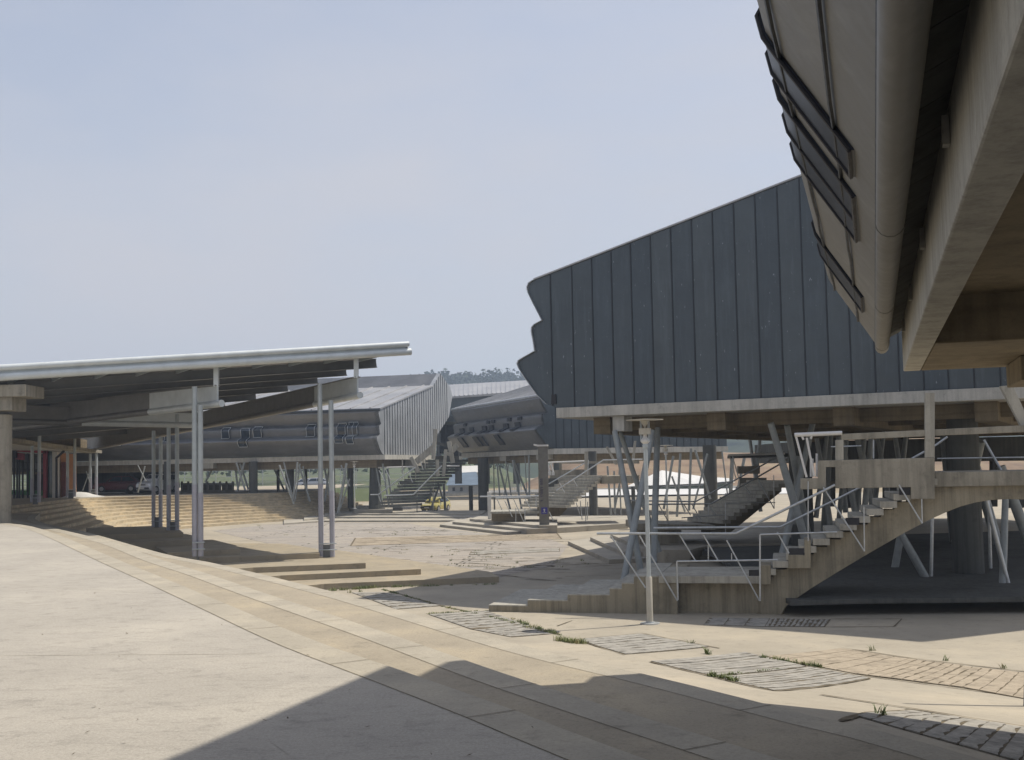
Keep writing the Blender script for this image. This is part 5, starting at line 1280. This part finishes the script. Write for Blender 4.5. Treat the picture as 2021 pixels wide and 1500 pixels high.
# shadowed wall behind the parking bay under the far left wing
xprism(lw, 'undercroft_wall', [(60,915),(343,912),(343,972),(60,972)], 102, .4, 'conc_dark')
# raised floor with a deep open joint under the dark wing
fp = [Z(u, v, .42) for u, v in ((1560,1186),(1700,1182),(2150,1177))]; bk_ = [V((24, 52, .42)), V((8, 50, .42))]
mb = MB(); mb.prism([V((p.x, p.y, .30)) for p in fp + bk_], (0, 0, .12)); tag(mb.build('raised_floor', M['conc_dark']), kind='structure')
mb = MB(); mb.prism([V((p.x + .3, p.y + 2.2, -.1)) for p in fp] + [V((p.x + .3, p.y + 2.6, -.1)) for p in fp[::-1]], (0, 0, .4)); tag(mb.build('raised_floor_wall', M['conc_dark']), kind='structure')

# summer air
hb = MB(); hb.hexa([V((-1200,-60,-1.6)), V((1200,-60,-1.6)), V((1200,1500,-1.6)), V((-1200,1500,-1.6))], [V((-1200,-60,78)), V((1200,-60,78)), V((1200,1500,78)), V((-1200,1500,78))])
hm = bpy.data.materials.new('haze_air'); hm.use_nodes = True; hn = hm.node_tree; hn.nodes.clear()
ho = nd(hn, 'ShaderNodeOutputMaterial'); hv = nd(hn, 'ShaderNodeVolumePrincipled'); hv.inputs['Color'].default_value = (.66,.80,1.0,1); hv.inputs['Density'].default_value = .0009; hv.inputs['Anisotropy'].default_value = .2
hn.links.new(hv.outputs[0], ho.inputs['Volume'])
tag(hb.build('haze', hm), kind='stuff')

for u0, v0, u1, v1, D, r_ in ((1612,865,1640,1040,41,.1),(1632,860,1612,1010,44,.1),(1655,862,1668,1000,47,.12),(1672,858,1655,1030,45,.1),(1690,860,1722,1000,43,.1),(1706,855,1690,1010,50,.14),(1730,855,1755,985,47,.1),(1745,850,1728,985,47.5,.1),(1765,850,1782,960,52,.12),(1790,845,1776,960,52,.12),(1480,868,1500,1000,56,.1),(1500,866,1486,1000,56,.1),(1600,852,1580,1010,50,.12),(1860,850,1880,1060,46,.14)):
    strut(u0, v0, D, u1, v1, D, r_, main)

mb = MB()
for pts in (((-9.5,17.2),(-4.9,14.6)),((-14,10.5),(-2.2,9.6)),((-9,5.2),(-.2,5.0))):
    a, b = V((*pts[0], ZT+.0035)), V((*pts[1], ZT+.0035)); prev = None
    for i in range(40):
        q = a.lerp(b, i/39); q.y += .02*mnoise.noise(q*2.1); k = .0035*(1.2+mnoise.noise(q*3.0))
        cur = (q + V((0,-k,0)), q + V((0,k,0)))
        if prev: mb.add([prev[0], cur[0], cur[1], prev[1]], [[0,1,2,3]])
        prev = cur
tag(fix_up(mb.build('terrace_joints', M['nosing'], recalc=False)), kind='structure')

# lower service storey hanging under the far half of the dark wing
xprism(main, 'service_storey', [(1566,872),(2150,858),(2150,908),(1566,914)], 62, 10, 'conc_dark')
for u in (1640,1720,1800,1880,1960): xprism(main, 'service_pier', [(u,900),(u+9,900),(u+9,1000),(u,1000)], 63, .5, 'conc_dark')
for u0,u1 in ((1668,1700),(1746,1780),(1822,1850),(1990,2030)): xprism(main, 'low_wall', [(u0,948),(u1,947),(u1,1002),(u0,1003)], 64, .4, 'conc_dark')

# dry leaves and grit blown over the terrace
mb = MB(); lr2 = random.Random(31)
for _ in range(34):
    q = Z(lr2.uniform(40, 1100), lr2.uniform(1130, 1495), ZT + .004)
    if seg_dist(q.x, q.y, [xy(p) for p in e0[::4]]) * (1 if seg_dist(-6, 6, [xy(p) for p in e0[::4]]) > 0 else -1) < .1: continue
    a = lr2.uniform(0, 6.28); L_ = lr2.uniform(.008, .022); d_ = V((math.cos(a), math.sin(a), 0))*L_; n_ = V((-math.sin(a), math.cos(a), 0))*L_*.5
    mb.add([q - d_, q - n_*.8 + V((0,0,.004)), q + d_ + V((0,0,.010)), q + n_ + V((0,0,.006))], [[0,1,2,3]])
M['deadleaf'] = plain('dead_leaf', (.10,.075,.045), .9, 0, .4, 8)
tag(mb.build('leaf_litter', M['deadleaf'], recalc=False), 'scattered dry leaf bits on the pale terrace', 'leaf litter', kind='stuff')
